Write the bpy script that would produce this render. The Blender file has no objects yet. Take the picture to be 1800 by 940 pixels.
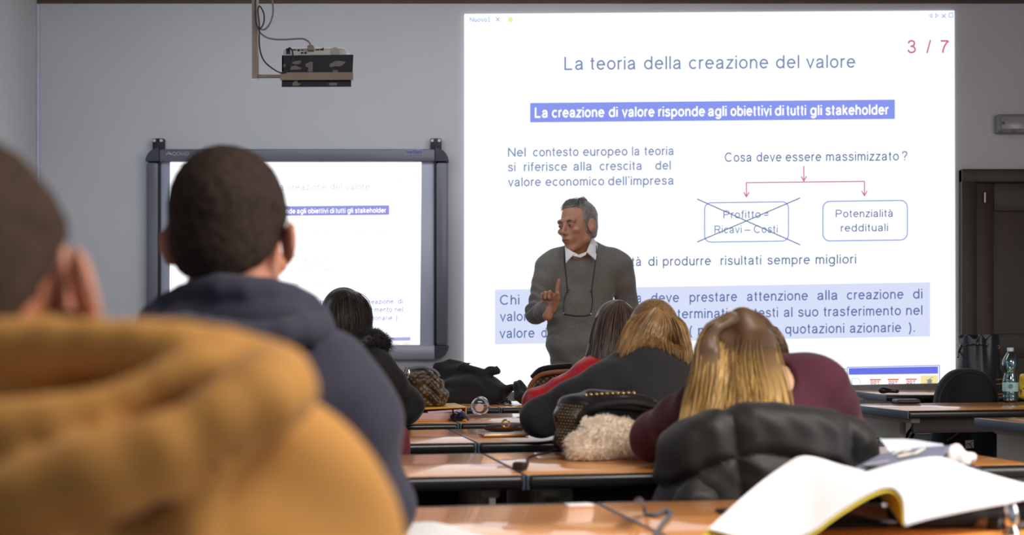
import bpy, bmesh, math, random
import numpy as np
from mathutils import Vector, Matrix
from mathutils.bvhtree import BVHTree
random.seed(7)
SC = bpy.context.scene
COL = SC.collection
# ---------------------------------------------------------------- camera, exposure, light
FPX, CXP, HY, CH = 2340.0, 900.0, 590.0, 1.05      # focal length in pixels, centre column, horizon row, eye height (m)
cam_d = bpy.data.cameras.new('camera'); cam = bpy.data.objects.new('camera', cam_d); COL.objects.link(cam)
cam.location = (0, 0, CH); cam.rotation_euler = (math.pi/2, 0, 0)
cam_d.sensor_width = 36; cam_d.lens = FPX/1800*36; cam_d.shift_y = (HY-470)/1800
cam_d.clip_start = 0.05
cam_d.dof.use_dof = True; cam_d.dof.focus_distance = 5.7; cam_d.dof.aperture_fstop = 3.4
SC.camera = cam
SC.view_settings.view_transform = 'Standard'; SC.view_settings.look = 'None'
SC.view_settings.exposure = 0.0; SC.view_settings.gamma = 1.0
SC.view_settings.use_curve_mapping = False
wd = bpy.data.worlds.new('world'); SC.world = wd; wd.use_nodes = True
wd.node_tree.nodes['Background'].inputs[0].default_value = (0.62, 0.72, 1.0, 1)
wd.node_tree.nodes['Background'].inputs[1].default_value = 0.6
def area(name, loc, target, size, power, col):
    l = bpy.data.lights.new(name, 'AREA'); l.shape = 'RECTANGLE'; l.size, l.size_y = size; l.energy = power; l.color = col
    o = bpy.data.objects.new(name, l); COL.objects.link(o); o.location = loc
    o.rotation_euler = (Vector(target)-Vector(loc)).to_track_quat('-Z', 'Y').to_euler()
    return o
area('ceiling_lamp_rear', (1.3, 1.5, 2.95), (0.8, 2.3, 0), (1.6, 1.4), 125, (1.0, 0.93, 0.84))
area('added_wall_wash', (-0.5, 6.5, 3.0), (-0.5, 7.6, 0.6), (3.2, 0.5), 25, (0.84, 0.92, 1.0))  # added wash with no fixture behind it, brightens the front wall
area('window_light_right', (4.3, 1.2, 1.9), (-0.5, 1.8, 1.0), (2.2, 1.6), 100, (1.0, 0.95, 0.9))
area('window_light_left', (-2.7, 5.0, 1.9), (0.5, 7.8, 1.6), (1.6, 1.6), 14, (0.62, 0.78, 1.0))

def W(px, py, d):
    return np.array([(px-CXP)/FPX*d, d, CH-(py-HY)/FPX*d])
def lin(c):
    return c/12.92 if c <= 0.04045 else ((c+0.055)/1.055)**2.4
def rgb(r, g, b):
    return (lin(r/255), lin(g/255), lin(b/255), 1)

# ---------------------------------------------------------------- materials
def nd(nt, t, **kw):
    n = nt.nodes.new(t)
    for k, v in kw.items(): setattr(n, k, v)
    return n
def mat(name, col, rough=0.6, metal=0.0, var=0.12, scale=(6, 6, 6), detail=6, bump=0.0, bscale=None, sheen=0.0, coat=0.0, spec=0.5, col2=None, sss=0.0):
    m = bpy.data.materials.new(name); m.use_nodes = True; nt = m.node_tree
    p = nt.nodes['Principled BSDF']
    p.inputs['Roughness'].default_value = rough; p.inputs['Metallic'].default_value = metal
    p.inputs['Specular IOR Level'].default_value = spec
    if sheen: p.inputs['Sheen Weight'].default_value = sheen; p.inputs['Sheen Roughness'].default_value = 0.4
    if coat: p.inputs['Coat Weight'].default_value = coat; p.inputs['Coat Roughness'].default_value = 0.05
    if sss: p.inputs['Subsurface Weight'].default_value = sss; p.inputs['Subsurface Radius'].default_value = (0.012, 0.005, 0.003)
    tc = nd(nt, 'ShaderNodeTexCoord'); mp = nd(nt, 'ShaderNodeMapping'); mp.inputs['Scale'].default_value = scale
    nt.links.new(tc.outputs['Object'], mp.inputs['Vector'])
    nz = nd(nt, 'ShaderNodeTexNoise'); nz.inputs['Scale'].default_value = 1.0; nz.inputs['Detail'].default_value = detail
    nt.links.new(mp.outputs['Vector'], nz.inputs['Vector'])
    mx = nd(nt, 'ShaderNodeMix', data_type='RGBA')
    a = [max(0, c*(1-var)) for c in col[:3]]+[1]; b = list(col2) if col2 else [min(1, c*(1+var)) for c in col[:3]]+[1]
    mx.inputs[6].default_value = a; mx.inputs[7].default_value = b
    rp = nd(nt, 'ShaderNodeMapRange'); rp.inputs[1].default_value = 0.3; rp.inputs[2].default_value = 0.7
    nt.links.new(nz.outputs['Fac'], rp.inputs[0]); nt.links.new(rp.outputs[0], mx.inputs[0])
    nt.links.new(mx.outputs[2], p.inputs['Base Color'])
    if bump:
        n2 = nd(nt, 'ShaderNodeTexNoise'); n2.inputs['Scale'].default_value = bscale or 60; n2.inputs['Detail'].default_value = 3
        nt.links.new(tc.outputs['Object'], n2.inputs['Vector'])
        bp = nd(nt, 'ShaderNodeBump'); bp.inputs['Strength'].default_value = bump; bp.inputs['Distance'].default_value = 0.004
        nt.links.new(n2.outputs['Fac'], bp.inputs['Height']); nt.links.new(bp.outputs['Normal'], p.inputs['Normal'])
    return m
def emit(name, col, s):
    m = bpy.data.materials.new(name); m.use_nodes = True; nt = m.node_tree
    for n in list(nt.nodes): nt.nodes.remove(n)
    e = nd(nt, 'ShaderNodeEmission'); e.inputs[0].default_value = col; e.inputs[1].default_value = s
    o = nd(nt, 'ShaderNodeOutputMaterial'); nt.links.new(e.outputs[0], o.inputs[0])
    return m
def hair_mat(name, dark, light, tip=None, rough=0.38, spec=0.5, t0=0.12, t1=0.6):
    """colour of each strand from its own random tint (r) and its length (g)"""
    m = bpy.data.materials.new(name); m.use_nodes = True; nt = m.node_tree; p = nt.nodes['Principled BSDF']
    p.inputs['Roughness'].default_value = rough; p.inputs['Specular IOR Level'].default_value = spec
    at = nd(nt, 'ShaderNodeAttribute', attribute_name='strand'); sp = nd(nt, 'ShaderNodeSeparateColor')
    nt.links.new(at.outputs['Color'], sp.inputs[0])
    mx = nd(nt, 'ShaderNodeMix', data_type='RGBA'); mx.inputs[6].default_value = dark; mx.inputs[7].default_value = light
    nt.links.new(sp.outputs[0], mx.inputs[0]); out = mx.outputs[2]
    if tip:
        m2 = nd(nt, 'ShaderNodeMix', data_type='RGBA'); m2.inputs[7].default_value = tip
        mr = nd(nt, 'ShaderNodeMapRange'); mr.inputs[1].default_value = t0; mr.inputs[2].default_value = t1
        mu = nd(nt, 'ShaderNodeMath', operation='MULTIPLY')
        nt.links.new(sp.outputs[1], mr.inputs[0]); nt.links.new(mr.outputs[0], mu.inputs[0]); nt.links.new(sp.outputs[2], mu.inputs[1])
        nt.links.new(mu.outputs[0], m2.inputs[0]); nt.links.new(out, m2.inputs[6]); out = m2.outputs[2]
    nt.links.new(out, p.inputs['Base Color'])
    return m
def glass(name, col, rough=0.02, ior=1.3, trans=1.0):
    m = bpy.data.materials.new(name); m.use_nodes = True; p = m.node_tree.nodes['Principled BSDF']
    p.inputs['Base Color'].default_value = col; p.inputs['Roughness'].default_value = rough
    p.inputs['Transmission Weight'].default_value = trans; p.inputs['IOR'].default_value = ior
    return m
def thin_plastic(name, tint, gloss=0.22, rough=0.06):
    m = bpy.data.materials.new(name); m.use_nodes = True; nt = m.node_tree
    for n in list(nt.nodes): nt.nodes.remove(n)
    t = nd(nt, 'ShaderNodeBsdfTransparent'); t.inputs[0].default_value = tint; g = nd(nt, 'ShaderNodeBsdfGlossy'); g.inputs['Roughness'].default_value = rough
    f = nd(nt, 'ShaderNodeFresnel'); f.inputs[0].default_value = 1.5; a = nd(nt, 'ShaderNodeMath', operation='MULTIPLY_ADD'); a.inputs[1].default_value = .9; a.inputs[2].default_value = gloss-.1
    nt.links.new(f.outputs[0], a.inputs[0]); mx = nd(nt, 'ShaderNodeMixShader'); nt.links.new(a.outputs[0], mx.inputs[0]); nt.links.new(t.outputs[0], mx.inputs[1]); nt.links.new(g.outputs[0], mx.inputs[2])
    o = nd(nt, 'ShaderNodeOutputMaterial'); nt.links.new(mx.outputs[0], o.inputs[0]); return m
def monogram_mat(name):
    m = mat(name, rgb(62, 48, 36), 0.45, var=0.15, scale=(20, 20, 20)); nt = m.node_tree; p = nt.nodes['Principled BSDF']
    old = p.inputs['Base Color'].links[0].from_socket
    tc = nd(nt, 'ShaderNodeTexCoord'); mp = nd(nt, 'ShaderNodeMapping'); mp.inputs['Rotation'].default_value = (0.3, 0.78, 0.2); mp.inputs['Scale'].default_value = (1, 1, 1)
    nt.links.new(tc.outputs['Object'], mp.inputs['Vector'])
    vo = nd(nt, 'ShaderNodeTexVoronoi'); vo.inputs['Scale'].default_value = 58; vo.inputs['Randomness'].default_value = 0.15
    nt.links.new(mp.outputs['Vector'], vo.inputs['Vector'])
    mr = nd(nt, 'ShaderNodeMapRange'); mr.inputs[1].default_value = 0.42; mr.inputs[2].default_value = 0.3
    nt.links.new(vo.outputs['Distance'], mr.inputs[0])
    mx = nd(nt, 'ShaderNodeMix', data_type='RGBA'); mx.inputs[7].default_value = rgb(128, 104, 72)
    nt.links.new(mr.outputs[0], mx.inputs[0]); nt.links.new(old, mx.inputs[6]); nt.links.new(mx.outputs[2], p.inputs['Base Color'])
    return m

# ---------------------------------------------------------------- objects
def tag(o, label=None, cat=None, group=None, kind=None):
    for k, v in (('label', label), ('category', cat), ('group', group), ('kind', kind)):
        if v: o[k] = v
    return o
def thing(name, label, cat, loc=(0, 0, 0), rotz=0.0, group=None):
    o = bpy.data.objects.new(name, None); COL.objects.link(o); o.empty_display_size = 0.1
    o.location = [float(v) for v in loc]; o.rotation_euler = (0, 0, rotz)
    return tag(o, label, cat, group)
def root_loc(o):
    p = np.zeros(3)
    while o is not None:
        p += np.array(o.location); o = o.parent
    return p
def mk(name, verts, faces, m, parent=None, smooth=True, local=False, label=None, attr=None, autosmooth=None):
    verts = np.asarray(verts, dtype=float)
    if parent is not None and not local: verts = verts-root_loc(parent)
    me = bpy.data.meshes.new(name)
    me.from_pydata(verts.tolist(), [], [list(map(int, f)) for f in faces] if not isinstance(faces, np.ndarray) else faces.tolist())
    if smooth:
        me.polygons.foreach_set('use_smooth', np.ones(len(me.polygons), dtype=bool))
    if attr is not None:
        a = me.color_attributes.new('strand', 'FLOAT_COLOR', 'POINT'); a.data.foreach_set('color', np.asarray(attr, dtype=np.float32).ravel())
    if m: me.materials.append(m)
    me.update()
    o = bpy.data.objects.new(name, me); COL.objects.link(o)
    if parent is not None: o.parent = parent
    if label: o['label'] = label
    if autosmooth and smooth:
        try: me.set_sharp_from_angle(angle=math.radians(autosmooth))
        except Exception: pass
    return o
def children(o): return [c for c in bpy.data.objects if c.parent == o]
def copy_tree(o, parent=None):
    c = o.copy(); COL.objects.link(c)
    if parent is not None: c.parent = parent
    for ch in children(o): copy_tree(ch, c)
    return c

class MB:
    def __init__(s): s.v = []; s.f = []
    def add(s, v, f):
        n = len(s.v); s.v += [tuple(float(x) for x in p) for p in v]; s.f += [[n+int(i) for i in q] for q in f]; return s
    def box(s, c, size, bev=0.003, R=None, seg=2):
        bm = bmesh.new(); bmesh.ops.create_cube(bm, size=1.0)
        for v in bm.verts: v.co = Vector((v.co.x*size[0], v.co.y*size[1], v.co.z*size[2]))
        if bev: bmesh.ops.bevel(bm, geom=list(bm.edges), offset=min(bev, min(size)*0.49), segments=seg, affect='EDGES', profile=0.5)
        bm.verts.index_update()
        v = np.array([tuple(q.co) for q in bm.verts])
        if R is not None: v = v@np.asarray(R).T
        s.add(v+np.asarray(c), [[q.index for q in f.verts] for f in bm.faces]); bm.free(); return s
    def tube(s, pts, r, n=8, closed=False):
        pts = [np.asarray(p, float) for p in pts]; m = len(pts)
        rs = r if hasattr(r, '__len__') else [r]*m
        prev = None; rings = []
        for i, p in enumerate(pts):
            a = pts[max(0, i-1)] if not closed else pts[i-1]; b = pts[min(m-1, i+1)] if not closed else pts[(i+1) % m]
            t = b-a; t = t/(np.linalg.norm(t)+1e-12)
            if prev is None:
                u = np.cross(t, [0, 0, 1.0]);
                if np.linalg.norm(u) < 1e-3: u = np.cross(t, [1.0, 0, 0])
            else: u = prev-t*np.dot(prev, t)
            u = u/np.linalg.norm(u); prev = u; w = np.cross(t, u)
            rings.append([p+rs[i]*(math.cos(k*2*math.pi/n)*u+math.sin(k*2*math.pi/n)*w) for k in range(n)])
        v = [q for r_ in rings for q in r_]; f = []
        for i in range(m if closed else m-1):
            j = (i+1) % m
            for k in range(n): f.append([i*n+k, i*n+(k+1) % n, j*n+(k+1) % n, j*n+k])
        if not closed: f.append(list(range(n))[::-1]); f.append([(m-1)*n+k for k in range(n)])
        return s.add(v, f)
    def lathe(s, prof, c=(0, 0, 0), n=24, R=None):
        v = []; f = []
        for r, z in prof:
            for k in range(n): v.append((r*math.cos(2*math.pi*k/n), r*math.sin(2*math.pi*k/n), z))
        for i in range(len(prof)-1):
            for k in range(n): f.append([i*n+k, i*n+(k+1) % n, (i+1)*n+(k+1) % n, (i+1)*n+k])
        v = np.array(v)
        if R is not None: v = v@np.asarray(R).T
        return s.add(v+np.asarray(c), f)
    def grid(s, G, thick=None, tdir=None):
        """G: rows x cols x 3; optional thickness"""
        G = np.asarray(G, float); a, b = G.shape[:2]
        f = [[i*b+j, i*b+j+1, (i+1)*b+j+1, (i+1)*b+j] for i in range(a-1) for j in range(b-1)]
        if thick is None: return s.add(G.reshape(-1, 3), f)
        du = np.gradient(G, axis=1); dv = np.gradient(G, axis=0); N = np.cross(du, dv); N /= np.linalg.norm(N, axis=2, keepdims=True)+1e-12
        if tdir is not None and (N*np.asarray(tdir)).sum() < 0: N = -N
        B = G+N*thick
        n = a*b; f2 = [[n+q[3], n+q[2], n+q[1], n+q[0]] for q in f]
        ring = [j for j in range(b)]+[i*b+b-1 for i in range(1, a)]+[(a-1)*b+j for j in range(b-2, -1, -1)]+[i*b for i in range(a-2, 0, -1)]
        f3 = [[ring[k], n+ring[k], n+ring[(k+1) % len(ring)], ring[(k+1) % len(ring)]] for k in range(len(ring))]
        return s.add(np.vstack([G.reshape(-1, 3), B.reshape(-1, 3)]), f+f2+f3)
    def poly(s, pts, ext):
        """flat polygon extruded by vector ext"""
        p = np.asarray(pts, float); n = len(p); q = p+np.asarray(ext, float)
        f = [list(range(n)), [n+k for k in range(n)][::-1]]+[[k, n+k, n+(k+1) % n, (k+1) % n] for k in range(n)]
        return s.add(np.vstack([p, q]), f)
    def build(s, name, m, parent=None, smooth=True, local=False, label=None, asm=35):
        return mk(name, s.v, s.f, m, parent, smooth, local, label, autosmooth=asm)

def spline(pts, n):
    """Catmull-Rom through pts, n samples"""
    P = np.asarray(pts, float); k = len(P)
    if k == 2: return P[0]+(P[1]-P[0])*np.linspace(0, 1, n)[:, None]
    E = np.vstack([2*P[0]-P[1], P, 2*P[-1]-P[-2]]); out = []
    for t in np.linspace(0, k-1-1e-6, n):
        i = int(t); u = t-i; a, b, c, d = E[i], E[i+1], E[i+2], E[i+3]
        out.append(0.5*((2*b)+(-a+c)*u+(2*a-5*b+4*c-d)*u*u+(-a+3*b-3*c+d)*u**3))
    return np.array(out)

# ---------------------------------------------------------------- signed distance shapes
def f32(a): return np.asarray(a, dtype=np.float32)
def ell(c, r, R=None):
    c = f32(c); r = f32(r)
    def f(P):
        q = P-c
        if R is not None: q = q@f32(R)
        q = q/r; k0 = np.sqrt((q*q).sum(1)); q2 = q/r; k1 = np.sqrt((q2*q2).sum(1))+1e-9
        return k0*(k0-1)/k1
    return f
def cone(a, b, ra, rb):
    a = f32(a); ba = f32(b)-a; bb = float((ba*ba).sum())+1e-12
    def f(P):
        q = P-a; h = np.clip(q@ba/bb, 0, 1)
        return np.sqrt(((q-h[:, None]*ba)**2).sum(1))-(ra+(rb-ra)*h)
    return f
def rbox(c, half, rad, R=None):
    c = f32(c); half = f32(half)-rad
    def f(P):
        q = P-c
        if R is not None: q = q@f32(R)
        q = np.abs(q)-half
        return np.sqrt((np.maximum(q, 0)**2).sum(1))+np.minimum(q.max(1), 0)-rad
    return f
def plane(p, n):
    n = f32(n)/np.linalg.norm(n); p = f32(p)
    return lambda P: (P-p)@n
def smin(a, b, k):
    if k <= 0: return np.minimum(a, b)
    h = np.clip(0.5+0.5*(b-a)/k, 0, 1); return b+(a-b)*h-k*h*(1-h)
def U(k, *fs):
    def f(P):
        r = fs[0](P)
        for g in fs[1:]: r = smin(r, g(P), k)
        return r
    return f
def SUB(f, g, k=0.0): return lambda P: -smin(-f(P), g(P), k)
def INT(f, g, k=0.0): return lambda P: -smin(-f(P), -g(P), k)
def OFF(f, o): return lambda P: f(P)-o
def ADD(f, g): return lambda P: f(P)+g(P)
def chain(pts, rs, k=0.0):
    if not hasattr(rs, '__len__'): rs = [rs]*len(pts)
    return U(k, *[cone(pts[i], pts[i+1], rs[i], rs[i+1]) for i in range(len(pts)-1)])
def wave(d, wl, amp, ph=0.0, warp=None, wwl=0.3, wamp=1.0, sharp=False):
    d = f32(d)/np.linalg.norm(d); w = f32(warp if warp is not None else (d[1]+.3, d[2]-.2, d[0])); w = w/np.linalg.norm(w)
    def f(P):
        s = P@d*(2*math.pi/wl)+ph+wamp*np.sin(P@w*(2*math.pi/wwl)+ph*2)
        v = np.sin(s)
        if sharp: v = 1-2*np.abs(np.sin(s/2))
        return amp*v
    return f
def vnoise(scale, amp, seed=0):
    def hsh(i, j, k):
        n = (i*73856093) ^ (j*19349663) ^ (k*83492791) ^ (seed*2654435)
        n = (n << 13) ^ n
        return (((n*(n*n*15731+789221)+1376312589) & 0x7fffffff)/1073741824.0)-1.0
    def f(P):
        q = P.astype(np.float64)/scale; i = np.floor(q).astype(np.int64); t = q-i; t = t*t*(3-2*t)
        r = 0
        for a in (0, 1):
            for b in (0, 1):
                for c in (0, 1):
                    w = (t[:, 0] if a else 1-t[:, 0])*(t[:, 1] if b else 1-t[:, 1])*(t[:, 2] if c else 1-t[:, 2])
                    r = r+w*hsh(i[:, 0]+a, i[:, 1]+b, i[:, 2]+c)
        return (amp*r).astype(np.float32)
    return f
def sdf(f, lo, hi, h):
    """polygonise f<0 in the box by surface nets; only blocks near the surface are sampled finely"""
    lo = np.asarray(lo, float); hi = np.asarray(hi, float); B = 12
    nb = np.maximum(1, np.ceil((hi-lo)/h/B).astype(int)); n = nb*B
    bi = np.stack(np.meshgrid(*[np.arange(k) for k in nb], indexing='ij'), -1).reshape(-1, 3)
    fc = f(f32(lo+(bi*B+(B-1)/2)*h)); diag = h*B*0.87
    act = np.abs(fc) < diag*1.6
    Fg = np.empty(tuple(n), np.float32)
    V = Fg.reshape(nb[0], B, nb[1], B, nb[2], B)
    ii = bi[~act]; V[ii[:, 0], :, ii[:, 1], :, ii[:, 2], :] = fc[~act][:, None, None, None]
    loc = np.stack(np.meshgrid(*[np.arange(B)]*3, indexing='ij'), -1).reshape(-1, 3)
    ia = bi[act]
    for s in range(0, len(ia), 160):
        b = ia[s:s+160]; P = f32(lo+((b[:, None, :]*B+loc[None])*h)).reshape(-1, 3)
        V[b[:, 0], :, b[:, 1], :, b[:, 2], :] = f(P).reshape(len(b), B, B, B)
    Fg[0] = Fg[-1] = abs(h); Fg[:, 0] = Fg[:, -1] = abs(h); Fg[:, :, 0] = Fg[:, :, -1] = abs(h)
    ins = Fg < 0
    cnt = np.zeros(tuple(n-1), np.int8)
    offs = [(a, b, c) for a in (0, 1) for b in (0, 1) for c in (0, 1)]
    for a, b, c in offs: cnt += ins[a:n[0]-1+a, b:n[1]-1+b, c:n[2]-1+c]
    ac = np.argwhere((cnt > 0) & (cnt < 8)); idx = -np.ones(tuple(n-1), np.int64); idx[tuple(ac.T)] = np.arange(len(ac))
    acc = np.zeros((len(ac), 3)); k = np.zeros(len(ac))
    for a in offs:
        for ax in range(3):
            if a[ax]: continue
            b = list(a); b[ax] = 1
            fa = Fg[tuple((ac+a).T)]; fb = Fg[tuple((ac+b).T)]; cr = (fa < 0) != (fb < 0)
            t = np.where(cr, fa/(fa-fb+1e-20), 0); p = np.array(a, float)[None]+0*acc; p[:, ax] = t
            acc[cr] += p[cr]; k[cr] += 1
    verts = lo+(ac+acc/k[:, None])*h
    faces = []
    for ax in range(3):
        o1, o2 = [(1, 2), (2, 0), (0, 1)][ax]
        sl = [slice(None)]*3; sl[ax] = slice(0, -1); s2 = [slice(None)]*3; s2[ax] = slice(1, None)
        A = ins[tuple(sl)]; Bm = ins[tuple(s2)]
        e = np.argwhere(A != Bm); e = e[(e[:, o1] > 0) & (e[:, o2] > 0) & (e[:, o1] < n[o1]-1) & (e[:, o2] < n[o2]-1)]
        d1 = np.zeros(3, int); d1[o1] = 1; d2 = np.zeros(3, int); d2[o2] = 1
        q = np.stack([idx[tuple((e-d1-d2).T)], idx[tuple((e-d2).T)], idx[tuple(e.T)], idx[tuple((e-d1).T)]], 1)
        fl = ~A[tuple(e.T)]; q[fl] = q[fl][:, ::-1]; faces.append(q)
    return verts, np.vstack(faces)
def sdf_obj(name, f, lo, hi, h, m, parent=None, label=None):
    v, q = sdf(f, lo, hi, h)
    return mk(name, v, q, m, parent, label=label)
def bbox(pts, pad):
    p = np.array(pts); return p.min(0)-pad, p.max(0)+pad
def bvh_of(o):
    L = root_loc(o.parent) if o.parent else np.zeros(3)
    return BVHTree.FromPolygons([tuple(np.array(v.co)+L) for v in o.data.vertices], [tuple(p.vertices) for p in o.data.polygons])
def drape(bv, px, py, off=0.003, default=7.0):
    """the point of a surface that the photograph shows at (px, py), lifted a little off it"""
    o = Vector((0, 0, CH)); d = Vector(W(px, py, 1.0))-o; d.normalize()
    h = bv.ray_cast(o, d)
    if h[0] is None: return W(px, py, default)
    return np.array(h[0]-d*off)
def rot(yaw=0, pitch=0, roll=0):
    return np.array(Matrix.Rotation(math.radians(yaw), 3, 'Z')@Matrix.Rotation(math.radians(roll), 3, 'Y')@Matrix.Rotation(math.radians(pitch), 3, 'X'))
def frame(x, z):
    x = np.asarray(x, float); x = x/np.linalg.norm(x); z = np.asarray(z, float); y = np.cross(z, x); y /= np.linalg.norm(y); z = np.cross(x, y)
    return np.stack([x, y, z], 1)
# ---------------------------------------------------------------- the room
FW = 8.0                       # distance of the front wall
CEIL = CH+(HY-1.0)/FPX*FW
wall_m = mat('wall_paint', rgb(196, 196, 200), 0.85, var=0.03, scale=(1.5, 1.5, 1.5), bump=0.08, bscale=90)
floor_m = mat('floor_tile', rgb(120, 116, 110), 0.35, var=0.1, scale=(3, 3, 3))
ceil_m = mat('ceiling_paint', rgb(150, 140, 130), 0.9, var=0.03)
wood_dark = mat('door_wood', rgb(48, 31, 23), 0.5, var=0.3, scale=(14, 14, 1.2), detail=8, bump=0.05, bscale=40)
LX = (66-CXP)/FPX*FW           # left wall
RX = 4.6
def struct(name, b, m, parent=None, kind=True, label=None, cat=None, smooth=False):
    o = b.build(name, m, parent, smooth=smooth)
    if kind and parent is None: tag(o, label, cat, kind='structure')
    return o
struct('floor', MB().box((0.9, 2.5, -0.05), (7.8, 12.0, 0.1), 0), floor_m, label='grey classroom floor under the rows of desks', cat='floor')
struct('wall_front', MB().box((0.9, FW+0.06, CEIL/2), (7.8, 0.12, CEIL), 0), wall_m, label='pale grey front wall behind the projected slide', cat='wall')
struct('wall_left', MB().box((LX-0.06, 2.5, CEIL/2), (0.12, 11.2, CEIL), 0), wall_m, label='pale grey side wall at the left edge', cat='wall')
struct('wall_right', MB().box((RX+0.06, 2.5, CEIL/2), (0.12, 11.2, CEIL), 0), wall_m, label='grey side wall right of the dark door', cat='wall')
struct('ceiling', MB().box((0.9, 2.5, CEIL+0.05), (7.8, 12.0, 0.1), 0), ceil_m, label='ceiling above the classroom', cat='ceiling')
struct('trim_1', MB().box(((LX+RX)/2, FW-0.008, CEIL-0.010), (RX-LX, 0.014, 0.018), 0.002), mat('cornice_brown', rgb(84, 70, 62), 0.7), label='thin brown strip along the top of the front wall', cat='trim')
struct('trim_2', MB().box((LX+0.008, FW-0.012, CEIL/2), (0.014, 0.02, CEIL-0.05), 0.003), mat('corner_bead', rgb(200, 205, 220), 0.5), label='pale vertical corner strip on the left of the front wall', cat='trim')
struct('baseboard_front', MB().box(((LX+RX)/2, FW-0.008, 0.05), (RX-LX, 0.016, 0.1), 0.003), mat('skirting_grey', rgb(120, 116, 110), 0.6), label='grey skirting board along the front wall', cat='baseboard')

# door
def wx(px, d=FW): return (px-CXP)/FPX*d
def wz(py, d=FW): return CH-(py-HY)/FPX*d
dx0, dx1, dzt = wx(1685), wx(1685)+1.12, wz(299)
door = thing('door_1', 'dark brown panelled wooden door right of the slide', 'door', ((dx0+dx1)/2, FW, 0)); door['kind'] = 'structure'
fr = MB()
fr.box(((dx0+0.045), FW-0.03, dzt/2), (0.09, 0.06, dzt), 0.006); fr.box((dx1-0.045, FW-0.03, dzt/2), (0.09, 0.06, dzt), 0.006)
fr.box(((dx0+dx1)/2, FW-0.032, dzt-0.04), (dx1-dx0, 0.064, 0.08), 0.006)
fr.build('door_frame', wood_dark, door)
lf = MB(); lx0, lx1, lz = dx0+0.09, dx1-0.09, dzt-0.08
lf.box(((lx0+lx1)/2, FW-0.012, lz/2), (lx1-lx0, 0.02, lz), 0.003)
for (a, b, z0, z1) in ((lx0, lx0+0.11, 0, lz), (lx1-0.11, lx1, 0, lz), (lx0+.11, lx1-.11, lz-0.17, lz), (lx0+.11, lx1-.11, 0.92, 1.06), (lx0+.11, lx1-.11, 0.0, 0.2)):
    lf.box(((a+b)/2, FW-0.024, (z0+z1)/2), (b-a, 0.026, z1-z0), 0.005)
leaf = lf.build('door_leaf', wood_dark, door)
hd = MB(); hd.lathe([(0.001, 0), (0.009, 0.0), (0.009, 0.06), (0.001, 0.06)], (lx0+0.05, FW-0.05, lz-0.12), 12); hd.build('hinge', mat('hinge_metal', rgb(150, 140, 130), 0.3, 0.9), leaf)
hb = MB(); hb.tube([(lx1-0.06, FW-0.04, 1.0), (lx1-0.06, FW-0.09, 1.0), (lx1-0.17, FW-0.09, 1.0)], 0.01); hb.build('door_handle', mat('handle_brass', rgb(160, 140, 100), 0.3, 0.9), leaf)

# emergency lamp above the door
lamp = thing('emergency_lamp', 'grey plastic emergency light box on the wall above the door', 'light', (wx(1747)+0.16, FW, wz(220)))
lx0_, lz0_, lz1_ = wx(1747), wz(236), wz(203)
lb = MB(); lb.box((lx0_+0.16, FW-0.03, (lz0_+lz1_)/2), (0.32, 0.06, lz1_-lz0_), 0.012); lb.build('housing', mat('lamp_grey', rgb(128, 128, 130), 0.5), lamp)
ld = MB(); ld.box((lx0_+0.165, FW-0.064, (lz0_+lz1_)/2), (0.285, 0.012, (lz1_-lz0_)*0.68), 0.005); ld.build('diffuser', mat('lamp_diffuser', rgb(150, 150, 150), 0.25), lamp)
for sx in (0.012, 0.09, 0.3):
    MB().box((lx0_+sx+0.004, FW-0.055, lz0_+0.006), (0.02, 0.03, 0.016), 0.003).build('clip', mat('clip_grey', rgb(105, 105, 108), 0.5), lamp)
MB().lathe([(0, 0.002), (0.01, 0.002), (0.01, 0), (0, 0)], (lx0_+0.03, FW-0.072, (lz0_+lz1_)/2), 12, np.array([[1, 0, 0], [0, 0, -1], [0, 1, 0]])).build('test_button', mat('button_grey', rgb(90, 90, 95), 0.4), lamp)

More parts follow.
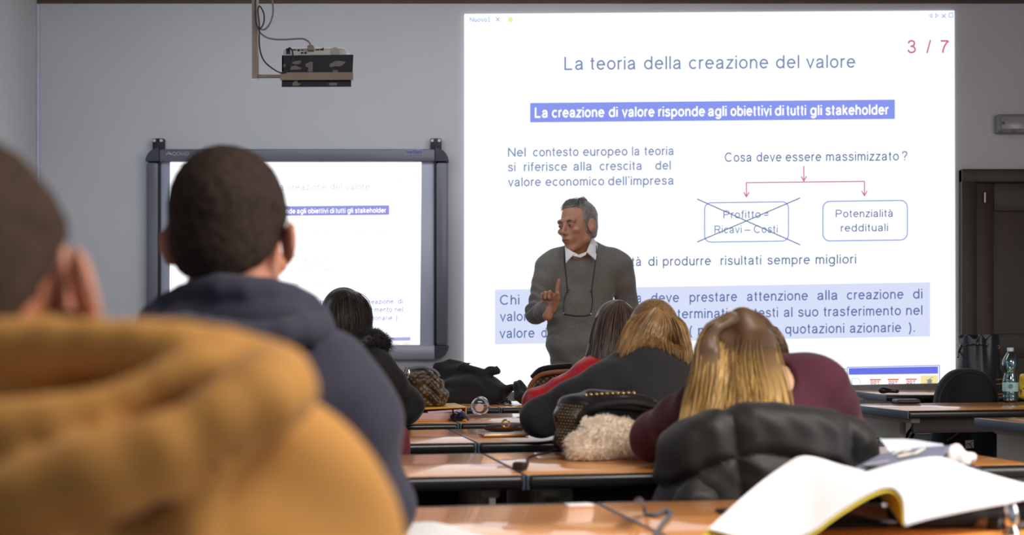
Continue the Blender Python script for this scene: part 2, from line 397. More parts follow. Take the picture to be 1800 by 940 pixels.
# ---------------------------------------------------------------- writing helpers
# a plain sans serif drawn as strokes (cap height 1)
def _arc(cx, cy, rx, ry, a0, a1, n=14):
    return [(cx+rx*math.cos(math.radians(a0+(a1-a0)*k/n)), cy+ry*math.sin(math.radians(a0+(a1-a0)*k/n))) for k in range(n+1)]
def _sp(*p, n=18): return [tuple(q) for q in spline(p, n)]
_o = _arc(.34, .365, .275, .315, 0, 360, 24); XH = .68
_n = [(.08, .36)]+_arc(.315, .43, .225, .25, 165, 0)+[(.54, 0)]
GLY = {
 'a': (.66, [_sp((.09, .5), (.15, .63), (.31, .685), (.47, .64), (.525, .5), (.525, .3), (.53, .12), (.57, .0)), _sp((.525, .42), (.36, .385), (.16, .335), (.075, .2), (.14, .075), (.29, .05), (.45, .12), (.525, .27))]),
 'b': (.68, [[(.08, 0), (.08, 1)], _o]), 'c': (.62, [_arc(.34, .365, .275, .315, 45, 315, 20)]), 'd': (.70, [[(.6, 0), (.6, 1)], _o]),
 'e': (.68, [[(.07, .385), (.615, .385)]+_arc(.34, .365, .275, .315, 4, 322, 22)]), 'f': (.36, [_arc(.31, .8, .15, .15, 75, 180, 8)+[(.16, 0)], [(.02, XH), (.33, XH)]]),
 'g': (.70, [[(.6, .73), (.6, .0)]+_arc(.34, -.03, .26, .2, 0, -155, 10), _o]), 'h': (.63, [[(.08, 0), (.08, 1)], _n]), 'i': (.16, [[(.08, 0), (.08, .73)], [(.08, .88), (.08, 1)]]),
 'k': (.58, [[(.08, 0), (.08, 1)], [(.52, .73), (.08, .28)], [(.22, .42), (.55, 0)]]), 'l': (.16, [[(.08, 0), (.08, 1)]]),
 'm': (.95, [[(.08, 0), (.08, .73)], [(.08, .4)]+_arc(.28, .46, .19, .22, 165, 0)+[(.47, 0)], [(.47, .4)]+_arc(.67, .46, .195, .22, 165, 0)+[(.865, 0)]]),
 'n': (.63, [[(.08, 0), (.08, .73)], _n]), 'o': (.68, [_o]), 'p': (.68, [[(.08, -.28), (.08, .73)], _o]), 'q': (.70, [[(.6, -.28), (.6, .73)], _o]),
 'r': (.36, [[(.08, 0), (.08, .73)], [(.08, .4)]+_arc(.3, .45, .22, .23, 165, 75, 8)]), 's': (.58, [_sp((.51, .54), (.42, .65), (.28, .685), (.13, .64), (.09, .53), (.16, .43), (.3, .38), (.46, .32), (.52, .2), (.44, .085), (.28, .045), (.12, .09), (.06, .2), n=26)]),
 't': (.36, [[(.16, .93), (.16, .18)]+_arc(.27, .16, .11, .11, 180, 285, 7), [(.02, XH), (.32, XH)]]), 'u': (.63, [[(.55, 0), (.55, .73)], [(.08, .73), (.08, .3)]+_arc(.305, .3, .225, .25, 180, 345)]),
 'v': (.6, [[(.03, .73), (.3, .03), (.57, .73)]]), 'z': (.56, [[(.06, XH), (.5, XH), (.05, .05), (.53, .05)]]), 'x': (.56, [[(.03, .73), (.53, 0)], [(.53, .73), (.03, 0)]]),
 'C': (.96, [_arc(.5, .5, .42, .45, 42, 318, 24)]), 'L': (.68, [[(.08, 1), (.08, .05), (.62, .05)]]), 'N': (.88, [[(.09, 0), (.09, 1)], [(.09, .97), (.8, .03)], [(.8, 0), (.8, 1)]]),
 'P': (.84, [[(.09, 0), (.09, 1)], [(.09, .95), (.45, .95)]+_arc(.5, .71, .26, .24, 90, -90, 12)+[(.09, .47)]]), 'R': (.88, [[(.09, 0), (.09, 1)], [(.09, .95), (.5, .95)]+_arc(.52, .72, .25, .23, 90, -90, 12)+[(.09, .49)], [(.5, .49), (.82, 0)]]),
 'O': (1.0, [_arc(.5, .5, .43, .45, 0, 360, 28)]), 'Q': (1.0, [_arc(.5, .5, .43, .45, 0, 360, 28), [(.6, .25), (.9, -.03)]]), 'M': (1.0, [[(.09, 0), (.09, .95), (.5, .06), (.91, .95), (.91, 0)]]),
 'S': (.84, [_sp((.76, .72), (.66, .9), (.44, .955), (.2, .9), (.12, .74), (.22, .59), (.46, .52), (.7, .43), (.78, .26), (.68, .1), (.44, .045), (.18, .11), (.08, .3), n=28)]), 'B': (.84, [[(.09, 0), (.09, .95), (.45, .95)]+_arc(.48, .74, .22, .21, 90, -90, 10)+[(.09, .53)], [(.45, .53)]+_arc(.5, .29, .25, .24, 90, -90, 10)+[(.09, .05)]]),
 'T': (.8, [[(.4, 0), (.4, .95)], [(.03, .95), (.77, .95)]]), '1': (.5, [[(.12, .75), (.32, .97), (.32, 0)], [(.1, .05), (.5, .05)]]), '3': (.7, [_sp((.08, .75), (.16, .91), (.33, .955), (.52, .89), (.57, .74), (.48, .58), (.3, .53), (.5, .49), (.62, .31), (.55, .12), (.33, .045), (.14, .1), (.06, .27), n=30)]),
 '7': (.7, [[(.06, .93), (.62, .93)]+_sp((.62, .93), (.4, .6), (.27, .3), (.22, 0), n=10)]), '/': (.4, [[(.02, -.02), (.36, 1.02)]]), '=': (.7, [[(.05, .6), (.65, .6)], [(.05, .33), (.65, .33)]]), '\u2013': (.7, [[(0, .38), (.7, .38)]]),
 '?': (.66, [_sp((.07, .72), (.14, .9), (.33, .96), (.54, .89), (.59, .72), (.5, .56), (.36, .44), (.32, .26), n=20), [(.32, .12), (.32, 0)]]), '(': (.34, [_arc(.44, .36, .32, .66, 115, 245, 12)]), ')': (.34, [_arc(-.1, .36, .32, .66, 65, -65, 12)]), '.': (.2, [[(.1, 0), (.1, .13)]]), '\u2019': (.16, [[(.1, 1), (.07, .8)]]),
}
GLY['\u00e0'] = (GLY['a'][0], GLY['a'][1]+[[(.2, 1.0), (.34, .83)]])
_fc = {}
def glyphs(text, bold=0.0):
    """flat ribbons of a word (cap height 1) from the origin on its baseline"""
    key = (text, bold)
    if key in _fc: return _fc[key]
    hw = .066+bold; v = []; f = []; x0 = 0.0
    for ch in text:
        wdt, strokes = GLY[ch]
        for s in strokes:
            p = np.array(s, float)+[x0, 0]; n = len(p); d = np.diff(p, axis=0); d /= np.linalg.norm(d, axis=1, keepdims=True)+1e-9
            closed = n > 4 and np.linalg.norm(p[0]-p[-1]) < 1e-3
            nn = len(v)
            for i in range(n):
                a = d[i-1] if i else (d[-1] if closed else d[0]); b = d[i] if i < n-1 else (d[0] if closed else d[-1])
                t = a+b; t /= np.linalg.norm(t)+1e-9; m = np.array([-t[1], t[0]]); k = hw/max(.45, float(np.dot(m, [-a[1], a[0]])))
                v += [tuple(p[i]+m*k), tuple(p[i]-m*k)]
            f += [[nn+2*i, nn+2*i+1, nn+2*i+3, nn+2*i+2] for i in range(n-1)]
        x0 += wdt+.14
    v = np.array(v); _fc[key] = (v, f); return v, f
CAPH = 1.0
class Slide:
    """words and shapes given in the slide's own frame (the photograph's pixels on the big slide), laid on a wall plane at depth d"""
    def __init__(s, d, sc=1.0, org=(0, 0), at=(0, 0)): s.d = d; s.sc = sc; s.org = org; s.at = at
    def p(s, x, y, lift=0.0):
        return W(s.at[0]+(x-s.org[0])*s.sc, s.at[1]+(y-s.org[1])*s.sc, s.d-lift)
    def words(s, mb, ws, base, cap, lift, bold=0.0, x_l=None, x_r=None):
        """ws: (text, x0, x1); base: (x_a, y_a, x_b, y_b) the baseline"""
        xa, ya, xb, yb = base
        for t, x0, x1 in ws:
            v, f = glyphs(t, bold); mn, mxx = v[:, 0].min(), v[:, 0].max()
            X = x0+(v[:, 0]-mn)/(mxx-mn)*(x1-x0); Y = ya+(X-xa)*(yb-ya)/(xb-xa)-v[:, 1]/CAPH*cap
            mb.add([s.p(a, b, lift) for a, b in zip(X, Y)], f)
    def quad(s, mb, pts, lift): mb.add([s.p(x, y, lift) for x, y in pts], [list(range(len(pts)))])
    def line(s, mb, pts, w, lift, closed=False):
        n = len(pts); seg = range(n if closed else n-1)
        for i in seg:
            a = np.array(pts[i], float); b = np.array(pts[(i+1) % n], float); t = (b-a)/np.linalg.norm(b-a); q = np.array([-t[1], t[0]])*w/2; t = t*w*0.35
            s.quad(mb, [a-q-t, b-q+t, b+q+t, a+q-t], lift)
def rrect(x0, y0, x1, y1, dy, r, n=5):
    """rounded rectangle whose right end is higher by dy"""
    out = []
    for cx, cy, a0 in ((x1-r, y0+r, -90), (x1-r, y1-r, 0), (x0+r, y1-r, 90), (x0+r, y0+r, 180)):
        for k in range(n+1):
            a = math.radians(a0+90*k/n); X = cx+r*math.cos(a); out.append((X, cy+r*math.sin(a)-dy*(X-x0)/(x1-x0)))
    return out
def slide_content(S, root, C, big):
    """every block of the slide is one flat part"""
    def B(name, fill, colr, parent=root):
        b = MB(); fill(b); return mk(name, b.v, b.f, colr, parent, smooth=False)
    B('slide_title', lambda b: S.words(b, [('La', 992, 1025), ('teoria', 1038, 1117), ('della', 1132, 1197), ('creazione', 1211, 1351), ('del', 1364, 1405), ('valore', 1417, 1504)], (992, 123, 1504, 119), 23, .004, -0.004), C['text'])
    bn = B('banner', lambda b: S.quad(b, [(932, 181), (1573, 175), (1573, 209), (932, 215)], .003), C['blue'])
    B('banner_text', lambda b: S.words(b, [('La', 940, 963), ('creazione', 970, 1063), ('di', 1070, 1086), ('valore', 1093, 1151), ('risponde', 1157, 1240), ('agli', 1244.5, 1277.5), ('obiettivi', 1284, 1356), ('di', 1362, 1378), ('tutti', 1383, 1417), ('gli', 1424, 1445), ('stakeholder', 1451, 1562)], (940, 206.5, 1561, 201), 17.5, .006, 0.03), C['white'], bn)
    B('text_block', lambda b: (S.quad(b, [(885, 253), (1208, 249), (1208, 335), (885, 339)], .002)), C['faint'])
    def par(b):
        S.words(b, [('Nel', 893, 924), ('contesto', 937, 1017), ('europeo', 1025, 1103), ('la', 1111, 1124), ('teoria', 1133, 1184)], (893, 275.2, 1184, 272.3), 15.4, .004)
        S.words(b, [('si', 893, 906), ('riferisce', 921, 997), ('alla', 1008, 1040), ('crescita', 1054, 1128), ('del', 1152, 1179)], (893, 301, 1180, 297.8), 15.4, .004)
        S.words(b, [('valore', 893, 951), ('economico', 959, 1062), ("dell\u2019impresa", 1069, 1184)], (893, 327.5, 1184, 324.3), 15.4, .004)
    B('paragraph_text', par, C['text'])
    B('question_text', lambda b: S.words(b, [('Cosa', 1274, 1321), ('deve', 1330, 1374), ('essere', 1381, 1444), ('massimizzato', 1452, 1580), ('?', 1585.5, 1595)], (1274, 284.3, 1595, 281.7), 16, .004), C['text2'])
    def arr(b):
        S.line(b, [(1413, 292), (1413, 317)], 1.9, .004); S.line(b, [(1312, 345), (1312, 321), (1519.5, 318.7), (1519.5, 343)], 1.9, .0042)
        for x, y in ((1413, 318), (1312, 346), (1519.5, 344)): S.line(b, [(x-4.5, y-8), (x, y), (x+4.5, y-8)], 1.9, .0044)
    B('arrows', arr, C['red'])
    bx = B('left_box', lambda b: S.line(b, rrect(1238.6, 356.5, 1386, 425.5, 2, 11), 1.8, .004, True), C['boxblue'])
    B('box_text', lambda b: (S.words(b, [('Profitto', 1271.6, 1337), ('=', 1343, 1351)], (1271, 383.6, 1351, 382.6), 13.5, .004), S.words(b, [('Ricavi', 1256, 1303.7), ('\u2013', 1308.6, 1319), ('Costi', 1325, 1367)], (1256, 410, 1367, 409), 13.5, .004)), C['text'], bx)
    B('crossing_lines', lambda b: (S.line(b, [(1226, 350), (1406, 430)], 1.9, .0055), S.line(b, [(1226, 425), (1406, 348)], 1.9, .0058)), C['text2'], bx)
    bx = B('right_box', lambda b: S.line(b, rrect(1446.5, 354, 1595, 423.5, 2, 12), 1.9, .004, True), C['boxblue'])
    B('box_text', lambda b: (S.words(b, [('Potenzialit\u00e0', 1469, 1569.6)], (1469, 382, 1570, 381), 13.3, .004), S.words(b, [('reddituali', 1478, 1561)], (1478, 407, 1561, 406), 13.3, .004)), C['text2'], bx)
    B('conclusion_text', lambda b: S.words(b, [('it\u00e0', 1106, 1127), ('di', 1139.5, 1155.5), ('produrre', 1165, 1250), ('risultati', 1266.7, 1338), ('sempre', 1349, 1424), ('migliori', 1433.7, 1505)], (1106, 467.6, 1505, 463), 16.3, .004), C['text2'])
    pb = B('lower_panel', lambda b: S.quad(b, [(870, 509), (1635, 496), (1635, 591), (870, 605)], .002), C['pale'])
    def low(b):
        S.words(b, [('Chi', 878.7, 913), ('a', 1119.7, 1127), ('deve', 1144.7, 1194), ('prestare', 1212, 1296), ('attenzione', 1313, 1420.5), ('alla', 1436.8, 1472), ('creazione', 1488.6, 1588.5), ('di', 1605, 1621.5)], (878, 535.5, 1621, 524.4), 17, .004)
        S.words(b, [('valore', 878.7, 940), ('terminati', 1191, 1278.6), ('contesti', 1288.7, 1367.5), ('al', 1377.8, 1393), ('suo', 1403, 1438.5), ('trasferimento', 1448, 1583.7), ('nel', 1592.8, 1621.5)], (878, 564.4, 1621, 553.2), 17, .004)
        S.words(b, [('valore', 878, 940), ('d', 951.6, 961), ('(', 1212, 1217), ('n', 1227, 1238), ('lle', 1350, 1369), ('quotazioni', 1380, 1484), ('azionarie', 1494, 1584.4), (').', 1597, 1608)], (878, 594, 1608, 583), 17, .004)
    B('lower_text', low, C['text3'], pb)
    B('page_number', lambda b: S.words(b, [('3', 1595, 1610), ('/', 1628, 1637), ('7', 1653.7, 1669)], (1595, 93.3, 1669, 92.8), 22.5, .004, 0.004), C['red'])
    tp = B('window_bar', lambda b: (S.quad(b, [(818, 26), (1675, 20), (1675, 38), (818, 43)], .002)), C['faint'])
    def top(b):
        S.words(b, [('Nuovo1', 826, 861)], (826, 38.3, 861, 38), 7.5, .004)
        S.line(b, [(872, 31), (878, 37)], 1.2, .004); S.line(b, [(878, 31), (872, 37)], 1.2, .0042)
        S.line(b, [(1638, 24), (1634, 27.5), (1638, 31)], 1.0, .004, True); S.line(b, [(1645, 24), (1649, 27.5), (1645, 31)], 1.0, .004, True)
        S.line(b, [(1656, 25), (1662, 31)], 1.4, .004); S.line(b, [(1662, 25), (1656, 31)], 1.4, .0042)
        S.line(b, [(1670, 22.5), (1675, 22.5), (1675, 30), (1668, 30), (1668, 25)], 1.1, .004, True)
    B('bar_marks', top, C['mark'], tp)
    B('yellow_mark', lambda b: S.quad(b, [(893, 31), (899, 30), (902, 34), (900, 39), (894, 38)], .004), C['yellow'], tp)
    th = B('thumbnail_panel', lambda b: S.line(b, [(1489.5, 676), (1489.5, 645.5), (1651.5, 642), (1651.5, 674)], 1.5, .003), C['boxblue'])
    B('panel_bar', lambda b: S.quad(b, [(1492, 647), (1649, 643.8), (1649, 656.5), (1492, 658.5)], .003), C['blue2'], th)
    B('slide_icons', lambda b: ([S.quad(b, [(x, 666-(x-1529)*.012), (x+19.5, 665.8-(x-1529)*.012), (x+19.5, 668.4-(x-1529)*.012), (x, 668.7-(x-1529)*.012)], .003) for x in (1529, 1560.5, 1592)],), C['orange'], th)
    B('icon_letters', lambda b: [S.words(b, [('PPT', x+1.5, x+17)], (x, 678.2-(x-1529)*.012, x+17, 678-(x-1529)*.012), 8.2, .003, .03) for x in (1529, 1560.5, 1592)], C['red'], th)
    B('page_icon', lambda b: S.line(b, [(1497, 675), (1497.5, 665), (1508, 664.6), (1512, 668.5), (1512, 675)], 0.8, .003), C['mark'], th)
    tl = B('yellow_tile', lambda b: S.quad(b, [(1618, 660), (1649, 659), (1649, 674), (1618, 675)], .003), C['tile'], th)
    def splash(b):
        c = (1634, 670); S.quad(b, [(c[0]+(6 if k % 2 else 3.6)*math.cos(k*math.pi/6), c[1]+(5.4 if k % 2 else 3.6)*math.sin(k*math.pi/6)) for k in range(12)], .004)
        S.line(b, [(1634, 668), (1637, 663.5), (1640, 662.5)], 1.0, .0042)
    B('tile_mark', splash, C['grey'], th)
    B('side_panel', lambda b: S.line(b, [(1440, 649.5), (1488, 648.3)], 1.3, .003), C['boxblue'])
    B('loop_icon', lambda b: S.line(b, [(1476+7*math.cos(a), 661+6*math.sin(a)) for a in np.linspace(-1.8, 1.7, 12)]+[(1479, 668.5), (1472, 667)], 3.0, .003), C['orange'])

# ---------------------------------------------------------------- the big projected slide
scr_pts = [(816, 25), (1677, 19), (1679, 673), (816, 690)]
scr = thing('projection_screen', 'large bright projected slide titled La teoria della creazione del valore', 'screen', ((wx(816)+wx(1678))/2, FW, wz(680)))
b = MB(); b.poly([W(x, y, FW-0.004) for x, y in scr_pts], (0, -0.008, 0))
EM = 1.13
def E(r, g, bl, s=1.0): return emit('projected_%d_%d_%d' % (r, g, bl), rgb(r, g, bl), s)
mk('screen_surface', b.v, b.f, emit('projected_white', rgb(251, 253, 255), 1.1), scr, smooth=False)
BIGC = dict(text=E(122, 142, 182), text2=E(102, 120, 162), text3=E(92, 112, 165), blue=E(138, 152, 240), blue2=E(108, 118, 230), white=E(253, 254, 255, 1.1), faint=E(249, 252, 255, 1.05), pale=E(217, 225, 250),
            red=E(208, 116, 140), boxblue=E(134, 156, 224), mark=E(150, 175, 222), yellow=E(236, 242, 170), orange=E(224, 130, 90), tile=E(243, 232, 168), grey=E(150, 145, 140))
slide_content(Slide(FW-0.012), scr, BIGC, True)
bb = MB(); p0, p1 = W(816, 690, FW-0.02), W(1680, 673, FW-0.02)
bb.poly([W(816, 690, FW-0.006), W(1680, 672.5, FW-0.006), W(1680, 687, FW-0.006), W(816, 704, FW-0.006)], (0, -0.03, 0))
bb.build('bottom_bar', mat('screen_bar', rgb(142, 136, 130), 0.6), scr, smooth=False)

# ---------------------------------------------------------------- interactive whiteboard on the wall
WBD = FW-0.06
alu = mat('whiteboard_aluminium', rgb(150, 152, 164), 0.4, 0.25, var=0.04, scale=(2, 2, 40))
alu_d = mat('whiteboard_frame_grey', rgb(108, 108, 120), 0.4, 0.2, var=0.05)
cap_m = mat('whiteboard_corner', rgb(62, 62, 78), 0.4, 0.2)
wb = thing('interactive_whiteboard', 'grey framed interactive whiteboard lit with a paler copy of the slide', 'whiteboard', (wx(521), FW, wz(632)))
def bar(name, x0, y0, x1, y1, m, d0=0.07, th=0.06, bev=0.012, parent=wb):
    a, c = W(x0, y0, FW-d0), W(x1, y1, FW-d0)
    o = MB(); o.box(((a[0]+c[0])/2, FW-d0+th/2, (a[2]+c[2])/2), (abs(c[0]-a[0]), th, abs(a[2]-c[2])), bev); return o.build(name, m, parent)
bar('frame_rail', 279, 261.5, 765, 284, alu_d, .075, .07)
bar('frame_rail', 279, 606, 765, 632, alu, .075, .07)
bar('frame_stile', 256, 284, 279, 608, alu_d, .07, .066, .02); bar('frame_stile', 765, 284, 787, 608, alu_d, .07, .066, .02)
bar('groove', 278, 284, 281, 606, mat('groove_black', rgb(28, 28, 34), .6), .072, .06, .001); bar('groove', 763.5, 284, 766, 606, mat('groove_black2', rgb(28, 28, 34), .6), .072, .06, .001)
for sx, x in ((1, 279), (-1, 765)):
    for sy, y in ((1, 283), (-1, 607)):
        cx, cy = W(x, y, FW-.08)[[0, 2]]; r = 23/FPX*FW; pr = []
        for k in range(9):
            a = math.pi/2*k/8; pr.append((cx-sx*r*math.sin(a), FW-.08, cz) if False else (cx-sx*r*1.0*math.sin(a), FW-.08, cy+sy*r*math.cos(a)))
        q = MB(); q.poly([(cx, FW-.08, cy)]+pr, (0, 0.075, 0)); q.build('corner_cap', cap_m, wb, asm=30)
bar('board_panel', 281, 283, 763, 607, mat('board_grey_white', rgb(176, 182, 200), 0.35, var=0.02), .045, .04, .002)
pb = MB(); pb.poly([W(x, y, FW-.0465) for x, y in ((299, 281), (741, 280), (738, 605.5), (298, 606.5))], (0, 0.001, 0))
mk('lit_surface', pb.v, pb.f, emit('projected_hot_white', rgb(250, 252, 255), 1.5), wb, smooth=False)
WBC = dict(text=E(205, 208, 232), text2=E(225, 227, 242), text3=E(120, 122, 190), blue=E(150, 152, 226), blue2=E(178, 178, 228), white=E(254, 254, 255, 1.2), faint=E(252, 253, 255, 1.4), pale=E(248, 249, 255, 1.4),
           red=E(250, 236, 242), boxblue=E(243, 245, 253), mark=E(244, 246, 253), yellow=E(252, 252, 238), orange=E(246, 226, 220), tile=E(252, 248, 230), grey=E(235, 235, 235))
slide_content(Slide(FW-.048, .494, (1504, 119), (650, 333)), wb, WBC, False)
S1 = Slide(FW-.0765)
lg = MB(); S1.words(lg, [('QOMO', 303, 332)], (303, 273.3, 332, 273), 6.6, .001, .0)
S1.line(lg, [(292, 271.5), (297, 266.5), (302, 272)], 1.4, .001); S1.line(lg, [(295.5, 271.5), (298, 269), (300, 271.8)], 1.2, .0012)
mk('maker_logo', lg.v, lg.f, mat('logo_silver', rgb(176, 178, 192), .4), wb, smooth=False)
lp = MB(); S1.quad(lp, [(713, 263), (743, 262.6), (743, 271.6), (713, 272)], .001); lpo = mk('logo_plate', lp.v, lp.f, mat('plate_grey', rgb(140, 146, 178), .5), wb, smooth=False)
lp = MB(); S1.words(lp, [('SmartBoard', 714, 741)], (714, 270.2, 741, 269.8), 6.5, .002, .02); mk('plate_text', lp.v, lp.f, mat('logo_blue', rgb(62, 66, 130), .5), lpo, smooth=False)
blk = mat('bracket_black', rgb(22, 22, 26), .5); scw = mat('bracket_screw', rgb(190, 185, 175), .35, .8)
for x in (277.5, 766):
    br = bar('wall_bracket', x-9.5, 243, x+9.5, 264, blk, .05, .05, .003)
    for dx in (-6, 6):
        sc_ = MB(); sc_.lathe([(0.0, .004), (.009, .004), (.011, 0), (.011, -.004)], W(x+dx, 247, FW-.052), 14, np.array([[1, 0, 0], [0, 0, -1], [0, 1, 0]])); sc_.build('screw', scw, br)
# ---------------------------------------------------------------- projector on its ceiling arm
PD = 6.1; pxm = PD/FPX
beige = mat('painted_steel', rgb(150, 134, 118), .45, .3, var=.12, scale=(4, 4, 1.5)); camo_k = mat('cage_black', rgb(30, 31, 38), .5, var=.2); camo_g = mat('cage_grey_patch', rgb(112, 108, 104), .6)
ptop = W(448, -60, PD)
mt = thing('projector_mount', 'beige steel ceiling pole and arm holding a patchy black projector cage', 'bracket', (ptop[0], PD, ptop[2]))
q = MB(); a, c = W(443.5, 0, PD), W(454, 141, PD); q.box(((a[0]+c[0])/2, PD, (CEIL-.003+c[2])/2), (c[0]-a[0], .03, CEIL-.003-c[2]), .003); pole = q.build('pole', beige, mt)
q = MB(); a, c = W(443, 139, PD), W(455, 142, PD); q.box(((a[0]+c[0])/2, PD, (a[2]+c[2])/2), (c[0]-a[0], .034, a[2]-c[2]), .002); q.build('end_cap', mat('cap_white', rgb(225, 225, 225), .4), pole)
q = MB(); q.tube([W(452, 134, PD), W(496, 134, PD-.03)], .009, 12); q.build('arm', beige, mt)
q = MB(); q.poly([W(492.5, 127, PD-.12), W(620.5, 127, PD-.12), W(620.5, 140, PD-.12), W(492.5, 140.5, PD-.12)], (0, .02, 0)); q.build('cross_bar', beige, mt, smooth=False)
q = MB(); q.poly([W(495.5, 97.5, PD-.1), W(620.8, 96, PD-.1), W(619.5, 127, PD-.1), W(496, 128, PD-.1)], (0, .012, 0)); q.poly([W(495.5, 138, PD-.1), W(617, 140, PD-.1), W(617, 152, PD-.1), W(495, 152.5, PD-.1)], (0, .012, 0))
q.poly([W(495.5, 140, PD-.1), W(617, 140, PD-.1), W(617, 140, PD+.2), W(495.5, 140, PD+.2)], (0, 0, -.008)); q.poly([W(495.5, 97, PD-.1), W(495.5, 140, PD-.1), W(495.5, 140, PD+.2), W(495.5, 110, PD+.2)], (.006, 0, 0))
cage = q.build('cage_panel', camo_k, mt, smooth=False)
def patch(pts, d=PD-.1015):
    q = MB(); q.poly([W(x, y, d) for x, y in pts], (0, .001, 0)); q.build('bare_patch', camo_g, cage, smooth=False, label='grey worn patch')
patch([(516, 108), (528, 106), (530, 109), (526, 113), (519, 113), (513, 111)]); patch([(511, 117), (520, 115), (531, 120), (526, 122), (510, 123)]); patch([(537, 112), (547, 108), (550, 109), (549.5, 126), (541, 126), (542, 119), (537, 117)])
patch([(580, 112), (590, 107), (599, 107), (608, 109), (601, 115), (597, 117), (590, 116), (582, 118), (579, 117)]); patch([(585, 123), (594, 123), (593.5, 127), (585, 127)]); patch([(514, 145), (522, 141), (524, 146), (529, 147), (525, 150.5), (514, 150.5)]); patch([(577, 146), (584, 145), (593, 146), (592, 150), (580, 150.5)]); patch([(498, 113), (502, 112), (502, 117), (498, 118)])
prj = thing('projector', 'white projector with dark sockets sitting in the ceiling cage', 'projector', W(555, 118, PD+.04))
wht = mat('projector_white', rgb(196, 192, 188), .45, var=.03)
q = MB(); a, c = W(497, 82, PD-.08), W(609.5, 126, PD-.08); q.box(((a[0]+c[0])/2, PD+.03, (a[2]+c[2])/2), (c[0]-a[0], .22, a[2]-c[2]), .02, seg=4); q.build('casing', wht, prj)
q = MB(); ce = W(589, 91, PD-.0815); q.lathe([(0, .001), (.02, .001), (.021, 0)], ce, 24, np.array([[1, 0, 0], [0, 0, -1], [0, 1, 0]])); q.build('sensor_disc', mat('disc_grey', rgb(160, 156, 154), .5), prj)
sock = mat('socket_black', rgb(40, 40, 46), .5)
for x, y, w_, h_ in ((506.5, 90, 7, 10), (517.5, 87.8, 5.5, 2), (525, 88.4, 4, 3.6), (531.3, 88.2, 4, 2), (531, 93, 4, 3), (537, 93, 4, 3), (558, 87.5, 6, 2), (566, 87, 6, 3), (568, 84.5, 2, 2)):
    q = MB(); ce = W(x, y, PD-.081); q.box(ce, (w_*pxm, .004, h_*pxm), .001); q.build('socket', sock, prj)
q = MB(); ce = W(546.5, 85, PD-.095); q.box(ce, (10.5*pxm, .035, 9*pxm), .004); q.build('plug', mat('plug_beige', rgb(128, 120, 110), .6), prj)
cb = MB(); cb.tube(spline([W(472, -40, PD-.02), W(480, 12, PD-.03), W(477, 35, PD-.03), W(468, 50, PD-.03), W(458, 51, PD-.03), W(450, 40, PD-.04), (W(450, 20, PD-.03)), W(452, 45, PD-.04), W(460, 60, PD-.04), W(476, 68, PD-.05), W(500, 69.5, PD-.07), W(530, 68, PD-.09), W(542, 73, PD-.1), W(547, 81, PD-.1)], 70), .0042, 8)
tag(cb.build('grey_cable', mat('cable_grey', rgb(122, 116, 108), .6)), 'grey video cable looping from the ceiling pole to the projector plug', 'cable')
cb = MB(); cb.tube(spline([W(450, -40, PD-.05), W(449, 30, PD-.05), W(455, 50, PD-.05), W(463, 42, PD-.05), W(464, 25, PD-.05), W(457, 11, PD-.05), W(453.5, 18, PD-.05), W(456, 45, PD-.05), W(456, 80, PD-.05), W(463, 105, PD-.06), W(480, 121, PD-.08), W(496, 128, PD-.125), W(508, 122, PD-.13), W(514, 105, PD-.13), W(514, 90, PD-.12), W(509, 84, PD-.1), W(506, 88, PD-.09)], 80), .0034, 8)
tag(cb.build('black_cable', mat('cable_black', rgb(26, 26, 34), .5)), 'thin black power cable hanging in a loop beside the projector pole', 'cable')
# ---------------------------------------------------------------- desks
DZ = 0.73
def desk_wood():
    m = mat('desk_laminate', rgb(243, 164, 90), .3, var=.16, scale=(1.2, 14, 1), detail=8, spec=.15, coat=.8); return m
wood = desk_wood()
edge_b = mat('desk_edge_black', rgb(30, 28, 28), .28, var=.05); end_b = mat('desk_end_blue', rgb(72, 86, 106), .45, var=.05)
leg_m = mat('desk_leg_beige', rgb(150, 144, 132), .5, var=.05); pan_m = mat('desk_panel_dark', rgb(52, 44, 40), .6, var=.2, scale=(10, 10, 2))
def make_desk(L=1.3, D=0.60, tall=True):
    """local frame: x along the row from 0 (left) to L, y from 0 (sitter's side) to D"""
    t = thing('classroom_desk', 'x', 'desk')
    MB().box((L/2, D/2, DZ-.013), (L-.006, D-.05, .026), .002).build('tabletop', wood, t, local=True)
    for y in (.0125, D-.0125):
        q = MB(); q.box((L/2, y, DZ-.0165), (L-.004, .03, .033), .012, seg=4); q.build('edge_strip', edge_b, t, local=True)
    for x in (.004, L-.004): MB().box((x, D/2, DZ-.0175), (.008, D-.004, .034), .003).build('end_strip', end_b, t, local=True)
    for x in (.07, L-.07):
        q = MB(); q.box((x, D/2+.05, .38), (.035, .36, .62), .01); q.box((x, D/2, DZ-.045), (.045, D-.12, .026), .006)
        lg = q.build('leg', leg_m, t, local=True); MB().box((x, D/2, .035), (.05, D-.08, .06), .014).build('foot', edge_b, lg, local=True)
    if tall:
        MB().box((L/2, D-.16, .52), (L-.18, .018, .36), .003).build('modesty_panel', pan_m, t, local=True)
        MB().box((L/2, D-.25, .60), (L-.18, .16, .014), .003).build('under_shelf', pan_m, t, local=True)
    else: MB().box((L/2, .09, .665), (L-.14, .018, .075), .003).build('apron', pan_m, t, local=True)
    return t
A11 = math.radians(11)
EX = np.array([math.cos(A11), math.sin(A11), 0]); EY = np.array([-math.sin(A11), math.cos(A11), 0])
proto = make_desk(); first = [True]; proto2 = make_desk(tall=False); first2 = [True]
